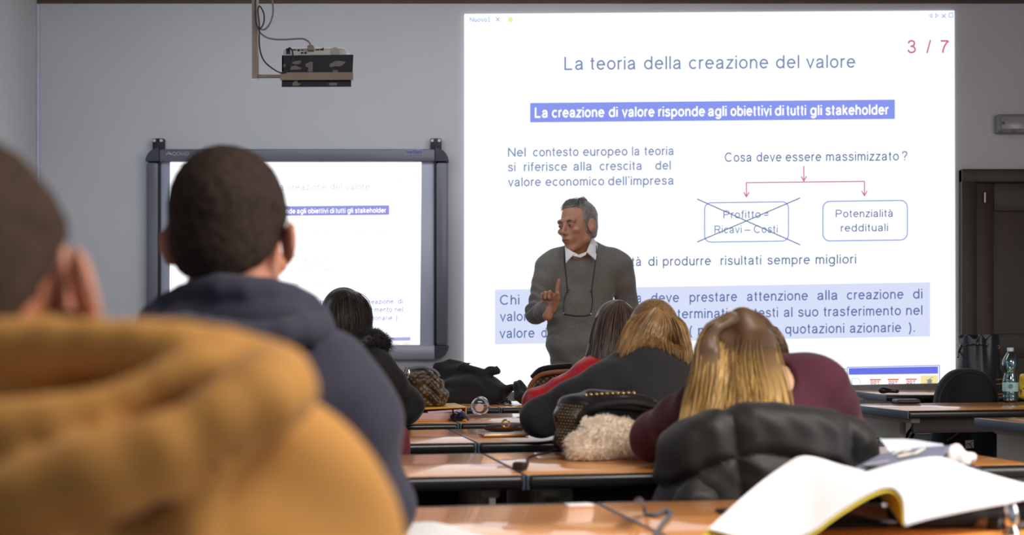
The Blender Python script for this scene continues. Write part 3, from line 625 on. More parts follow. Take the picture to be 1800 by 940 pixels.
def desk(front_pt, side, label, ang=11, tall=True):
    fl, pr = (first, proto) if tall else (first2, proto2)
    o = pr if fl[0] else copy_tree(pr); fl[0] = False
    ex = np.array([math.cos(math.radians(ang)), math.sin(math.radians(ang))])
    p = np.array(front_pt, float)-(ex*1.303 if side == 'L' else 0)
    o.location = (p[0], p[1], 0); o.rotation_euler = (0, 0, math.radians(ang)); o['label'] = label; o['group'] = 'classroom desks in rows'
    return o
RA, RB, RC, RD, RE = (.276, 1.98), (.034, 3.05), (-.102, 3.98), (-.19, 4.86), (-.05, 5.93)
desk(RA, 'L', 'brown laminate desk in the nearest row, beside the mustard hoodie')
desk(RA, 'R', 'brown laminate desk in the nearest row, under the open notebook')
desk(RB, 'L', 'brown desk in the second row, in front of the navy hoodie, with white reflections')
desk(RB, 'R', 'brown desk in the second row, under the studded handbag and burgundy sleeve')
desk(RC, 'L', 'brown desk in the third row, left of the phone')
desk(RC, 'R', 'brown desk in the third row, under the phone and black sleeve')
desk(RD, 'L', 'brown desk in the fourth row, under the yellow binder')
desk(RD, 'R', 'brown desk in the fourth row, under the lying clear bottle')
desk(RE, 'L', 'dark front row desk under the black coat heap')
desk(RE, 'R', 'dark front row desk in front of the lecturer')
desk((1.686, 5.67), 'R', 'dark glossy desk under the green tinted water bottle', 12, False)
desk((1.93, 4.62), 'R', 'blue ended desk at the right edge, nearer than the water bottle', 12, False)
desk((2.02, 7.2), 'R', 'teacher desk in front of the slide, under the small black microphone', 3, False)
def on(px, py, z=DZ):
    """the point at height z seen at that pixel"""
    d = (CH-z)*FPX/(py-HY); return W(px, py, d)
# ---------------------------------------------------------------- bodies
def AT(c, R, s, f):
    """place a shape built round the origin: axes R (columns), scale s"""
    c = f32(c); R = f32(R)
    return lambda P: f((P-c)@R/s)*s
def head_shape(old=False, ears=1.0):
    """face towards -Y, up +Z, eyes at z = 0.008, about 25 cm tall"""
    skull = U(.03, ell((0, .018, .042), (.076, .097, .086)), ell((0, -.028, -.03), (.06, .066, .083)))
    jaw = U(.02, cone((.048, .0, -.06), (.012, -.066, -.106), .02, .016), cone((-.048, .0, -.06), (-.012, -.066, -.106), .02, .016), ell((0, -.07, -.104), (.02, .017, .015)))
    f = U(.018, skull, jaw)
    f = U(.012, f, cone((-.042, -.078, .026), (.042, -.078, .026), .0125, .0125), ell((.046, -.066, -.02), (.02, .018, .016)), ell((-.046, -.066, -.02), (.02, .018, .016)))
    f = U(.008, f, ell((0, -.085, -.062), (.026, .018, .022)))
    f = SUB(f, ell((.032, -.1, .006), (.019, .019, .0125)), .010); f = SUB(f, ell((-.032, -.1, .006), (.019, .019, .0125)), .010)
    f = U(.006, f, ell((.032, -.0795, .005), (.0145, .0125, .012)), ell((-.032, -.0795, .005), (.0145, .0125, .012)))
    f = U(.009, f, cone((0, -.088, .018), (0, -.112, -.027), .0068, .0092), ell((.011, -.098, -.033), (.0078, .010, .0072)), ell((-.011, -.098, -.033), (.0078, .010, .0072)))
    f = U(.004, f, ell((0, -.0995, -.059), (.021, .007, .0052)), ell((0, -.0985, -.0695), (.018, .0075, .006)))
    f = SUB(f, cone((-.023, -.106, -.0645), (.023, -.106, -.0645), .0022, .0022), .004)
    if old:
        for s in (1, -1):
            f = SUB(f, cone((s*.018, -.107, -.035), (s*.036, -.092, -.07), .003, .003), .008); f = SUB(f, cone((s*.02, -.1, -.008), (s*.042, -.088, -.016), .0025, .0025), .006)
    for s in ((1, -1) if ears else ()):
        Re = np.array(Matrix.Rotation(-s*math.radians(16+12*ears), 3, 'Z')@Matrix.Rotation(math.radians(-8), 3, 'X'))
        e = SUB(ell((s*(.079+.006*ears), .010, -.003), (.0085, .022, .035), Re), ell((s*(.085+.008*ears), -.004, .0), (.008, .013, .023), Re), .005)
        f = U(.006, f, e)
    return f
def hair_cap(th, front, back, nz=None):
    """close hair: a shell over the skull, cut by the hairline (front z at y=-.08, back z at y=.1)"""
    f = U(.03, ell((0, .02, .045), (.076+th, .098+th, .086+th*1.2)), ell((0, .03, -.02), (.066+th, .075+th, .07)))
    a = (back-front)/.18
    g = INT(f, plane((0, -.08, front), (0, a, -1)), .012)
    return ADD(g, nz) if nz else g
def hand_shape(curl, spread=0.10, thumb=(0.6, 0.3), side=1):
    """wrist at the origin, fingers along +Z, palm towards -Y, thumb on side*X; curl: bend per finger from index to little"""
    fs = [U(.012, ell((0, 0, .05), (.038, .0145, .048)), cone((0, 0, -.012), (0, 0, .02), .024, .026))]
    for i, (x, L, r) in enumerate(((.029, .074, .0088), (.009, .082, .0092), (-.011, .076, .0088), (-.029, .060, .0076))):
        p = np.array([side*x, 0, .088-.004*abs(i-1)]); ang = 0.0; sp = side*spread*(1-i*.67)
        pts = [p]
        for seg, b in ((.46, curl[i]*.9), (.30, curl[i]*1.15), (.24, curl[i]*.8)):
            ang += b; d = np.array([math.sin(sp)*math.cos(min(ang, 1.5)), -math.sin(ang), math.cos(ang)*math.cos(sp)]); pts.append(pts[-1]+d*L*seg)
        fs.append(chain(pts, [r*1.05, r, r*.93, r*.82], .003))
    t0 = np.array([side*.026, -.004, .022]); a, b = thumb
    t1 = t0+.032*np.array([side*math.sin(a), -math.sin(b)*.8, math.cos(a)]); t2 = t1+.027*np.array([side*math.sin(a*.75), -math.sin(b), math.cos(a*.75)]); t3 = t2+.021*np.array([side*math.sin(a*.4), -math.sin(b*1.2), math.cos(a*.4)])
    fs.append(chain([t0, t1, t2, t3], [.015, .012, .0105, .0088], .006))
    r = fs[0]
    return U(.004, U(.008, fs[0], fs[-1]), *fs[1:-1])
def lerp(a, b, t): return np.asarray(a, float)*(1-t)+np.asarray(b, float)*t
class Fig:
    """joints in the room: pelvis neck head(c,R,s) shL shR elL elR wrL wrR hipL hipR knL knR anL anR"""
    def __init__(s, **j):
        s.__dict__.update({k: (np.asarray(v, float) if not isinstance(v, tuple) or k != 'headR' else v) for k, v in j.items()})
        s.bend = getattr(s, 'bend', np.zeros(3)); s.deep = float(getattr(s, 'deep', .115)); s.wid = float(getattr(s, 'wid', .88))
    def spine(s, t): return lerp(s.pelvis, s.neck, t)+s.bend*math.sin(math.pi*t)
    def torso(s, g=0.0, hips=True):
        xs = s.shR-s.shL; sw = np.linalg.norm(xs)/2; fs = []
        for t, w_, d_, h_ in ((.74, s.wid, s.deep, .15), (.5, s.wid*.86, s.deep*.98, .16), (.25, s.wid*.8, s.deep, .16), (0.02, s.wid*.88, s.deep*1.1, .13)):
            up = s.spine(min(1, t+.1))-s.spine(max(0, t-.1)); R = frame(xs, up)
            fs.append(ell(s.spine(t), (sw*w_+g, d_+g, h_+g), R))
        up = s.neck-s.pelvis; up /= np.linalg.norm(up)
        sl, sr = lerp(s.shL, s.shR, .06), lerp(s.shL, s.shR, .94)
        fs.append(cone(sl, sr, .056+g, .056+g))
        m = s.neck+up*.02
        fs += [cone(m, lerp(s.shL, m, .35), .05+g, .05+g), cone(m, lerp(s.shR, m, .35), .05+g, .05+g)]
        return U(.06, *fs)
    def arm(s, sd, g=0.0, k=.03, to=1.0):
        sh, e, w = (s.shL, s.elL, s.wrL) if sd == 'L' else (s.shR, s.elR, s.wrR)
        m = lerp(sh, e, .35)
        return U(k, cone(sh, m, .056+g, .05+g), cone(m, e, .05+g, .039+g), cone(e, lerp(e, w, to), .041+g, .041-.013*to+g))
    def legs(s, g=0.0):
        fs = []
        for h, kn, an in ((s.hipL, s.knL, s.anL), (s.hipR, s.knR, s.anR)):
            fs += [cone(h, kn, .082+g, .056+g), cone(kn, an, .056+g, .04+g)]
        return U(.03, *fs)
def seat_legs(pel, fwd, wid=.1):
    """hips, knees and ankles of a sitter whose seat is 0.46 m up"""
    f = np.array([fwd[0], fwd[1], 0.0]); f /= np.linalg.norm(f); r = np.array([f[1], -f[0], 0])
    b = np.array([pel[0], pel[1], .575])
    d = {}
    for k, sg in (('L', -1), ('R', 1)):
        d['hip'+k] = b+r*sg*wid; d['kn'+k] = b+r*sg*wid*1.25+f*.36+[0, 0, -.035]; d['an'+k] = b+r*sg*wid*1.25+f*.3+[0, 0, -.485]
    return d
def shoes(fig, fwd, m, root):
    f = np.array([fwd[0], fwd[1], 0.0]); f /= np.linalg.norm(f)
    for a in (fig.anL, fig.anR):
        t = U(.02, cone(a*[1, 1, 0]+f*-.04+[0, 0, .045], a*[1, 1, 0]+f*.15+[0, 0, .036], .042, .036), cone(a+[0, 0, .01], a*[1, 1, 0]+[0, 0, .05], .045, .045))
        t = INT(t, plane((0, 0, .004), (0, 0, -1)))
        lo, hi = bbox([a*[1, 1, 0]+f*.2, a*[1, 1, 0]-f*.12, a+[0, 0, .06]], .07); sdf_obj('shoe', t, lo, hi, .008, m, root)
# hair drawn as strands between guide lines
def resample(g, n):
    g = spline(g, 60); L = np.r_[0, np.cumsum(np.linalg.norm(np.diff(g, axis=0), axis=1))]; t = np.linspace(0, L[-1], n)
    return np.stack([np.interp(t, L, g[:, k]) for k in range(3)], 1)
def guide_mass(guides, r, centre, inset=.01, k=.02, M=7):
    fs = []; centre = np.asarray(centre, float)
    for g in guides:
        p = resample(g, M); d = p-centre; d /= np.linalg.norm(d, axis=1, keepdims=True); p = p-d*inset
        fs.append(chain(p, [r]*M, .0))
    return U(k, *fs)
def strands(name, guides, n, centre, m, root, thick=.015, rad=.0011, M=14, seed=1, wob=.004, minlen=.75, clump=0.35, spread=.004, tipmix=(0, 1), label=None, wide=1.0):
    r = np.random.default_rng(seed); G = np.array([resample(g, M) for g in guides]); K = len(G); V = []; Fc = []; A = []; centre = np.asarray(centre, float)
    E = np.concatenate([2*G[:1]-G[1:2], G, 2*G[-1:]-G[-2:-1]])
    ncl = max(6, n//22); cu = r.random(ncl); ct = r.random(ncl); cphase = r.random(ncl)*6.28; ctip = r.random(ncl)
    tt = np.linspace(0, 1, M)
    for i in range(n):
        c = r.integers(ncl); u0 = r.random(); u1 = cu[c]+r.normal()*.012*6/K
        u = (u0*(1-clump)+u1*clump if False else (u1 if r.random() < clump else u0)); u = min(.9999, max(0, u))
        x = u*(K-1); j = int(x); f = x-j; a, b, cc, dd = E[j], E[j+1], E[j+2], E[j+3]
        p = .5*((2*b)+(-a+cc)*f+(2*a-5*b+4*cc-dd)*f*f+(-a+3*b-3*cc+dd)*f**3)
        d = p-centre; d /= np.linalg.norm(d, axis=1, keepdims=True)+1e-9
        w = r.random()**1.5
        p = p-d*(w*thick)*np.minimum(1, tt*4+.2)[:, None]+r.normal(size=3)*spread*np.minimum(1, tt*3)[:, None]
        ph = cphase[c]+r.normal()*.3; side = np.cross(d, np.gradient(p, axis=0)); side /= np.linalg.norm(side, axis=1, keepdims=True)+1e-9
        p = p+side*(wob*np.sin(tt*7+ph)*tt)[:, None]+d*(wob*.6*np.sin(tt*5+ph*1.7)*tt)[:, None]
        L = minlen+(1-minlen)*r.random(); p = np.stack([np.interp(tt*L, tt, p[:, k]) for k in range(3)], 1)
        T = np.gradient(p, axis=0); T /= np.linalg.norm(T, axis=1, keepdims=True)+1e-9
        s1 = np.cross(T, d); s1 /= np.linalg.norm(s1, axis=1, keepdims=True)+1e-9; s2 = np.cross(T, s1)
        rr = rad*(.7+.6*r.random())*np.interp(tt, [0, .1, .75, 1], [.8, 1, .9, .25]); v0 = len(V)*M*3
        ring = np.stack([p+s1*(rr*wide)[:, None]*math.cos(q)+s2*rr[:, None]*math.sin(q) for q in (0, 2.094, 4.189)], 1)
        V.append(ring.reshape(-1, 3)); tint = np.clip(.5*r.random()+.5*((ct[c] if u == u1 or True else 0)), 0, 1)
        tm = tipmix[0]+(tipmix[1]-tipmix[0])*np.clip(ctip[c]*.7+.3*r.random(), 0, 1)
        A.append(np.stack([np.full(M*3, tint), np.repeat(tt*L, 3), np.full(M*3, tm), np.ones(M*3)], 1))
        idx = v0+np.arange(M*3).reshape(M, 3)
        for k in range(3): Fc.append(np.stack([idx[:-1, k], idx[:-1, (k+1) % 3], idx[1:, (k+1) % 3], idx[1:, k]], 1))
    return mk(name, np.vstack(V), np.vstack(Fc), m, root, attr=np.vstack(A), label=label)
def fur(name, f, lo, hi, h, n, length, rad, m, root, seed=3, droop=(0, 0, -.3), jit=.5, M=4, floor=None):
    """tufts standing off a shape's surface"""
    r = np.random.default_rng(seed); v, q = sdf(f, lo, hi, h); e = np.float32(.002)
    P = f32(v); N = np.stack([f(P+e*f32(np.eye(3)[k]))-f(P-e*f32(np.eye(3)[k])) for k in range(3)], 1); N /= np.linalg.norm(N, axis=1, keepdims=True)+1e-9
    V = [v]; Fq = [q[:, :]]; A = [np.tile([.25, 0, 0, 1], (len(v), 1))]; off = len(v)
    tt = np.linspace(0, 1, M)
    for i in range(n):
        k = r.integers(len(v)); d = N[k]+r.normal(size=3)*jit; d /= np.linalg.norm(d); L = length*(.5+.7*r.random())
        p = v[k]-N[k]*.002+d*(tt*L)[:, None]+np.asarray(droop)*((tt**2)*L)[:, None]
        s1 = np.cross(d, [.3, .5, .8]); s1 /= np.linalg.norm(s1); s2 = np.cross(d, s1); rr = rad*(1-tt*.85)
        ring = np.stack([p+s1*rr[:, None]*math.cos(a)+s2*rr[:, None]*math.sin(a) for a in (0, 2.094, 4.189)], 1); V.append(ring.reshape(-1, 3))
        A.append(np.stack([np.full(M*3, r.random()), np.repeat(tt, 3), np.full(M*3, r.random()), np.ones(M*3)], 1))
        idx = off+np.arange(M*3).reshape(M, 3); off += M*3
        for k2 in range(3): Fq.append(np.stack([idx[:-1, k2], idx[:-1, (k2+1) % 3], idx[1:, (k2+1) % 3], idx[1:, k2]], 1))
    V = np.vstack(V)
    if floor is not None: V[:, 2] = np.maximum(V[:, 2], floor)
    return mk(name, V, np.vstack(Fq), m, root, attr=np.vstack(A))
skin = mat('skin_tan', rgb(188, 128, 100), .5, var=.08, scale=(25, 25, 25), sss=.12)
skin_old = mat('skin_weathered', rgb(176, 124, 100), .5, var=.12, scale=(40, 40, 40), sss=.1, bump=.1, bscale=220)
skin_f = mat('skin_light', rgb(222, 176, 146), .5, var=.05, scale=(25, 25, 25), sss=.12)
denim = mat('trousers_navy', rgb(40, 44, 58), .85, var=.15, scale=(30, 30, 30)); shoe_m = mat('shoe_dark', rgb(34, 32, 32), .5)
# ---------------------------------------------------------------- the lecturer
LD = 7.05
HR = rot(-43, 4, -3)
lec = Fig(pelvis=W(1020, 636, LD+.03), neck=W(1024, 452, LD+.03), shL=W(962, 470, LD-.0), shR=W(1088, 466, LD+.06), elL=W(943, 549, LD-.06), wrL=W(960, 543, LD-.25),
          elR=W(1106, 552, LD+.12), wrR=W(1098, 640, LD-.02), deep=.112, wid=.82, bend=(0, .0, 0))
fx = .3676+.02
for k, sx in (('L', -1), ('R', 1)):
    setattr(lec, 'hip'+k, np.array([fx+sx*.085, LD+.03, .88])); setattr(lec, 'kn'+k, np.array([fx+sx*.1, LD+.0, .48])); setattr(lec, 'an'+k, np.array([fx+sx*.11, LD+.05, .09]))
root = thing('person', 'standing lecturer in grey sweater raising one finger in front of the slide', 'person', (fx, LD+.03, 0))
hc = W(1015, 398, LD-.02)
head = AT(hc, HR, 1.10, head_shape(True, .5))
nk = cone(hc+HR@np.array([0, .022, -.07]), lec.neck+[0, 0, -.02], .054, .06)
hw = W(963, 550, LD-.26); Rh = np.array(Matrix.Rotation(math.radians(8), 3, 'Y')@Matrix.Rotation(math.radians(-22), 3, 'Z'))
hand1 = AT(hw, Rh, 1.1, hand_shape([.04, 1.5, 1.55, 1.6], .06, (.55, .8), 1))
hand2 = AT(lec.wrR, np.array([[1, 0, 0], [0, 1, 0], [0, 0, -1.0]])@rot(20), 1.0, hand_shape([.4, .45, .5, .5], .06, (.5, .3), 1))
body = U(.02, head, nk); body = U(.03, body, lec.torso(-.012), lec.arm('L', -.01), lec.arm('R', -.01), lec.legs(-.012))
body = U(.012, body, hand1, hand2)
lo, hi = bbox([hc+[0, 0, .16], lec.elL, lec.elR, lec.anL*[1, 1, 0]+[0, 0, .05], lec.anR, hw+[0, -.14, 0], lec.neck+[0, .16, 0]], .1)
sdf_obj('body', body, lo, hi, .0042, skin_old, root)
knit = mat('sweater_grey', rgb(106, 103, 98), .95, var=.16, scale=(160, 160, 160), detail=2, sheen=.3, bump=.12, bscale=420)
tor = lec.torso(.016)
tor = U(.06, tor, ell(W(1019, 570, LD+.02), (.168, .118, .16)), ell(W(1019, 607, LD-.0), (.180, .128, .07)))
sw = U(.022, tor, lec.arm('L', .012, to=1.0), lec.arm('R', .012, to=.9))
fold = lambda P: wave((.6, .1, 1), .16, .0022, .4, (1, 0, .2), .5, 1.3)(P)+vnoise(.055, .006, 5)(P*f32([1, 1, .55]))+vnoise(.11, .006, 15)(P)
el = f32(lec.elL)
def crease(P):
    d = np.sqrt(((P-el)**2).sum(1)); return np.exp(-(d/.11)**2)*wave((.5, .6, .6), .04, .0085, .2, (1, 0, .4), .12, .8)(P)
sw = ADD(sw, lambda P: fold(P)+crease(P))
sw = SUB(sw, ell(W(1021, 436, LD-.06), (.068, .1, .062)), .012)
sw = INT(sw, plane(W(1000, 636, LD), (0, 0, -1)), .01)
wrv = (lec.wrL-lec.elL)/np.linalg.norm(lec.wrL-lec.elL)
swo = sdf_obj('sweater', sw, lo, hi, .0052, knit, root)
hem = ADD(INT(INT(ADD(lec.torso(.02), lambda P: 0*P[:, 0]), plane(W(1000, 643, LD), (0, 0, -1)), .004), plane(W(1000, 627, LD), (0, 0, 1)), .004), lambda P: .0012*np.sin(P[:, 0]*700))
sdf_obj('hem_band', hem, lo, hi, .005, knit, root)
tr = U(.03, lec.legs(.012), INT(lec.torso(.0), plane(W(1000, 622, LD), (0, 0, 1)), .01)); tr = INT(tr, plane((0, 0, .07), (0, 0, -1)), .004)
sdf_obj('trousers', ADD(tr, vnoise(.08, .006, 3)), lo-.05, hi, .009, denim, root); shoes(lec, (-.2, -1), shoe_m, root)
bv = bvh_of(swo)
# collar: two flaps over the neckline and a band round the neck
shirt = mat('shirt_white', rgb(226, 222, 222), .8, var=.02)
q = MB()
def flap(ps, lift):
    g = np.array([[lerp(lerp(ps[0], ps[1], u), lerp(ps[3], ps[2], u), v) for u in np.linspace(0, 1, 6)] for v in np.linspace(0, 1, 6)]); q.grid(g, .004, (0, -1, 0))
D0 = LD-.14
flap([W(993.5, 434, LD-.075), W(1011, 446, LD-.13), W(1003, 453, LD-.14), W(995.5, 462, LD-.13)], 0)
flap([W(1041, 417, LD+.0), W(1030.5, 443, LD-.13), W(1046.5, 457, LD-.125), W(1050, 430, LD-.03)], 0)
flap([W(1009, 444, LD-.12), W(1018, 448, LD-.135), W(1021, 453, LD-.137), W(1008, 450, LD-.135)], 0); flap([W(1017, 448, LD-.135), W(1032, 442, LD-.128), W(1030, 448, LD-.133), W(1020, 453, LD-.137)], 0)
nb = []
for k in range(25):
    a = math.radians(-205+230*k/24+90-90); nb.append(a)
cN = W(1022, 436, LD-.02); ring = []
for k in range(29):
    a = math.radians(215-250*k/28); ring.append([cN+[.067*math.cos(a), .068*math.sin(a), -.012+.016*math.sin(a)], cN+[.061*math.cos(a), .062*math.sin(a), .03+.014*math.sin(a)]])
q.grid(np.array(ring), .003)
q.build('shirt_collar', shirt, root)
# hair: short grey cap with strands
hm = hair_mat('hair_grey', rgb(72, 66, 64), rgb(150, 142, 138), rough=.5)
def cap_l(P):
    f = U(.03, ell((0, .02, .043), (.0805, .102, .0875)), ell((0, .03, -.02), (.071, .082, .07)))(P)
    x, y, z = P[:, 0], P[:, 1], P[:, 2]
    top = .088-.25*np.maximum(0, np.abs(x)-.035)-z              # above the brow
    bk = np.maximum(-.012-.25*np.clip(z, 0, .1)-y, -.062-z)     # behind the temple, down to the nape
    sb = np.maximum(np.maximum(-.03-y, y-.0), -.012-z)
    return -smin(-f, -np.minimum(np.minimum(top, bk), sb), .006)+vnoise(.012, .0022, 2)(P)
capf = AT(hc, HR, 1.10, cap_l)
vv, qq = sdf(capf, hc-.17, hc+.17, .0042)
mk('hair', vv, qq, hm, root, attr=np.c_[np.random.default_rng(5).random(len(vv))*.6+.15, np.zeros((len(vv), 2)), np.ones(len(vv))])
ho = [o for o in children(root) if o.name.startswith('hair')][0]
gl = []
for a in np.linspace(-75, 75, 7):      # swept from the crown to the brow
    s_, c_ = math.sin(math.radians(a)), math.cos(math.radians(a))
    gl.append([hc+1.10*HR@np.array(p) for p in ((.02*s_, .07, .124), (.05*s_, .0, .130), (.066*s_, -.05*c_-.0, .122-.006-.014*abs(s_)), (.072*s_, -.076*c_, .098-.02*abs(s_)))])
strands('fringe', gl, 260, hc, hm, ho, thick=.008, rad=.0012, M=8, seed=3, wob=.003)
# eyes and brows
ew = mat('eye_white', rgb(150, 138, 132), .3, var=.02); ei = mat('eye_iris', rgb(34, 24, 20), .2)
for s_ in (1, -1):
    e = hc+1.10*HR@np.array([s_*.032, -.0815, .0045]); f = ell(e, (.0118, .0118, .0118))
    eye = sdf_obj('eye', f, e-.02, e+.02, .0016, ew, root)
    p = e+HR@np.array([-.003, -.0078, -.0005]); sdf_obj('iris', ell(p, (.0062, .0058, .0062)), p-.01, p+.01, .001, ei, eye)
    br = [hc+1.10*HR@np.array(t) for t in ((s_*.016, -.0945, .022), (s_*.032, -.0935, .0285), (s_*.046, -.082, .0245))]
    MB().tube(spline(br, 10), [.0022, .003, .0036, .004, .004, .004, .0036, .003, .0026, .0018], 8).build('eyebrow', hm, root)
    lid = [hc+1.10*HR@np.array(t) for t in ((s_*.0195, -.0865, .0065), (s_*.032, -.0935, .0100), (s_*.045, -.083, .0065))]
    MB().tube(spline(lid, 9), .0032, 6).build('eyelid', skin_old, root)
lip = [hc+1.10*HR@np.array(t) for t in ((-.022, -.0965, -.0655), (-.01, -.1045, -.0645), (0, -.1062, -.0648), (.01, -.1045, -.0645), (.022, -.0965, -.0655))]
MB().tube(spline(lip, 12), [.001, .002, .0028, .003, .003, .003, .003, .003, .003, .0028, .002, .001], 6).build('mouth', mat('mouth_dark', rgb(96, 54, 48), .5), root)
# glasses hanging on a cord
cordm = mat('cord_black', rgb(22, 22, 28), .6)
gs = thing('hanging_glasses', 'black reading glasses hanging on a neck cord over the grey sweater', 'glasses', drape(bv, 1014, 553, .012))
def D(x, y, o=.004): return drape(bv, x, y, o, LD-.13)
cp = [W(1048, 432, LD-.05), W(1048.5, 440, LD-.1)]+[D(x, y) for x, y in ((1047, 457), (1044, 480), (1041, 505), (1040, 515))]
q = MB(); q.tube(spline(cp, 30), .0021, 6)
cp = [W(993, 436, LD-.06), D(992.5, 446)]+[D(x, y) for x, y in ((992.5, 460), (995, 485), (997, 508), (997.5, 515))]; q.tube(spline(cp, 30), .0021, 6)
q.build('cord', cordm, gs)
q = MB(); q.tube(spline([D(1001.5, 508, .006), D(996, 514, .006), D(991.5, 530, .006), D(990.5, 550, .008)], 16), .0018, 6); q.build('temple', cordm, gs)
q = MB(); q.tube(spline([D(1037.5, 510, .006), D(1041, 518, .006), D(1041.5, 535, .006), D(1038.5, 551, .008)], 16), .0018, 6); q.build('temple', cordm, gs)
q = MB(); q.tube([D(x, y, .01) for x, y in ((990.5, 551.5), (1000, 553.5), (1010, 555), (1020, 555.3), (1030, 555), (1038.5, 552.5))], .0032, 8); q.build('rim', cordm, gs)
for x, y in ((990.3, 551), (1038.6, 551.5)): q = MB(); q.box(D(x, y, .011), (.006, .006, .008), .002); q.build('hinge', mat('hinge_silver', rgb(220, 215, 210), .3, .7), gs)
# ---------------------------------------------------------------- chairs of the sitters
maroon = mat('chair_maroon', rgb(112, 38, 50), .8, var=.12, scale=(60, 60, 60), sheen=.2); tube_m = mat('chair_tube', rgb(52, 52, 56), .35, .7)
def make_chair():
    """seat front towards +Y"""
    t = thing('student_chair', 'x', 'chair')
    f = rbox((0, 0, .455), (.21, .205, .03), .028); sdf_o = sdf(f, (-.25, -.25, .4), (.25, .25, .5), .012); mk('seat', sdf_o[0], sdf_o[1], maroon, t, local=True)
    R = rot(0, -6); f = ADD(rbox((0, -.215, .71), (.2, .024, .125), .022, R), lambda P: .35*P[:, 0]**2*0)
    f = INT(f, ell((0, -.215, .70), (.235, .3, .155)), .02); s2 = sdf(f, (-.25, -.3, .55), (.25, -.12, .87), .01); mk('backrest', s2[0], s2[1], maroon, t, local=True)
    for s in (-1, 1):
        q = MB(); q.tube(spline([(s*.17, -.2, .44), (s*.18, -.225, .55), (s*.18, -.235, .68)], 8), .011); q.build('back_post', tube_m, t, local=True)
        q = MB(); q.tube(spline([(s*.18, .17, .43), (s*.195, .19, .2), (s*.2, .2, .008)], 8), .011); q.build('leg', tube_m, t, local=True)
        q = MB(); q.tube(spline([(s*.18, -.17, .43), (s*.195, -.2, .2), (s*.2, -.22, .008)], 8), .011); q.build('leg', tube_m, t, local=True)
    return t
chair0 = make_chair(); cfirst = [True]
def chair(x, y, rz, label):
    o = chair0 if cfirst[0] else copy_tree(chair0); cfirst[0] = False
    o.location = (x, y, 0); o.rotation_euler = (0, 0, math.radians(rz)); o['label'] = label; o['group'] = 'maroon student chairs'; return o
# ---------------------------------------------------------------- seated students
def student(label, fig, cloth, clothname, hc, HRm, hs=1.0, g=.018, bg=-.014, fwd=(-.19, .98), folds=None, extra=None, cut=None, skinm=skin, res=.009, to=.93, hands=True, kk=.03, dress_k=.025, neckr=.055, bres=.009, ears=1.0):
    fig.pelvis = fig.pelvis*[1, 1, 0]+[0, 0, .64]
    for k in ('elL', 'elR'):
        e = getattr(fig, k); e[2] = max(e[2], .803)
    for k in ('wrL', 'wrR'):
        e = getattr(fig, k); e[2] = max(e[2], .79) if e[2] > .72 else e[2]
    for k, v in seat_legs(fig.pelvis, fwd).items(): setattr(fig, k, v)
    root = thing('person', label, 'person', (fig.pelvis[0], fig.pelvis[1], 0))
    hd = AT(hc, HRm, hs, head_shape(ears=ears)); nk = cone(hc+HRm@np.array([0, .026, -.07])*hs, fig.neck-[0, 0, .02], neckr*.95, neckr+.004)
    b = U(.02, hd, nk); b = U(.03, b, fig.torso(bg), fig.arm('L', -.012), fig.arm('R', -.012), fig.legs(-.012))
    if hands:
        for e, w, sd in ((fig.elL, fig.wrL, 1), (fig.elR, fig.wrR, -1)):
            d = (w-e)/np.linalg.norm(w-e); up = np.array([0, 0, 1.0]); x = np.cross(d, up); x /= np.linalg.norm(x); yb = np.cross(d, x)
            R = np.stack([x, -yb if yb[2] < 0 else yb, d], 1)
            if np.linalg.det(R) < 0: R[:, 0] *= -1
            b = U(.012, b, AT(w, R, .95, hand_shape([.35, .4, .45, .5], .08, (.6, .3), sd)))
    pts = [hc+[0, 0, .1], hc+[0, .08, 0], fig.shL, fig.shR, fig.elL, fig.elR, fig.wrL, fig.wrR, fig.knL, fig.knR, fig.anL*[1, 1, 0], fig.pelvis, fig.neck-[0, .06, 0]]
    lo, hi = bbox(pts, .15); hi[1] += .08
    sdf_obj('body', b, lo, hi, bres, skinm, root)
    c = U(dress_k, fig.torso(g), fig.arm('L', g, kk, to), fig.arm('R', g, kk, to))
    c = INT(c, plane((0, 0, .51), (0, 0, -1)))
    if extra: c = extra(c)
    if cut: c = cut(c)
    if folds: c = ADD(c, folds)
    lo2 = lo.copy(); lo2[2] = .38
    co = sdf_obj(clothname, c, lo2, hi, res, cloth, root)
    t = U(.03, fig.legs(.004), ell(fig.hipL*.5+fig.hipR*.5+[0, 0, .03], (.175, .125, .11))); t = INT(t, plane((0, 0, .07), (0, 0, -1)))
    sdf_obj('trousers', ADD(t, vnoise(.08, .005, 3)), lo-.02, hi, .014, denim, root); shoes(fig, fwd, shoe_m, root)
    return root, co
def bvh_union(objs):
    V = []; Fq = []
    for o in objs:
        L = root_loc(o.parent) if o.parent else np.zeros(3); n = len(V)
        V += [tuple(np.array(v.co)+L) for v in o.data.vertices]; Fq += [tuple(n+i for i in p.vertices) for p in o.data.polygons]
    return BVHTree.FromPolygons(V, Fq)
def dguides(objs, gs, off=.02, dflt=4.0):
    """guide lines laid over what they rest on; points with a third number keep that distance"""
    bv = bvh_union(objs); out = []
    for g in gs:
        if all(len(p) == 3 for p in g): out.append([W(*p) for p in g]); continue
        px = spline([p[:2] for p in g], 22); dd = np.array([drape(bv, x, y, off, dflt)[1] for x, y in px])
        for i, p in enumerate(g):
            if len(p) == 3: dd[int(round(i*21/(len(g)-1)))] = p[2]
        mn = np.array([dd[max(0, i-1):i+2].min() for i in range(22)]); dd = np.array([mn[max(0, i-2):i+3].mean() for i in range(22)]); dd = np.minimum(dd, mn+.004)
        out.append([W(x, y, d) for (x, y), d in zip(px, dd)])
    return out
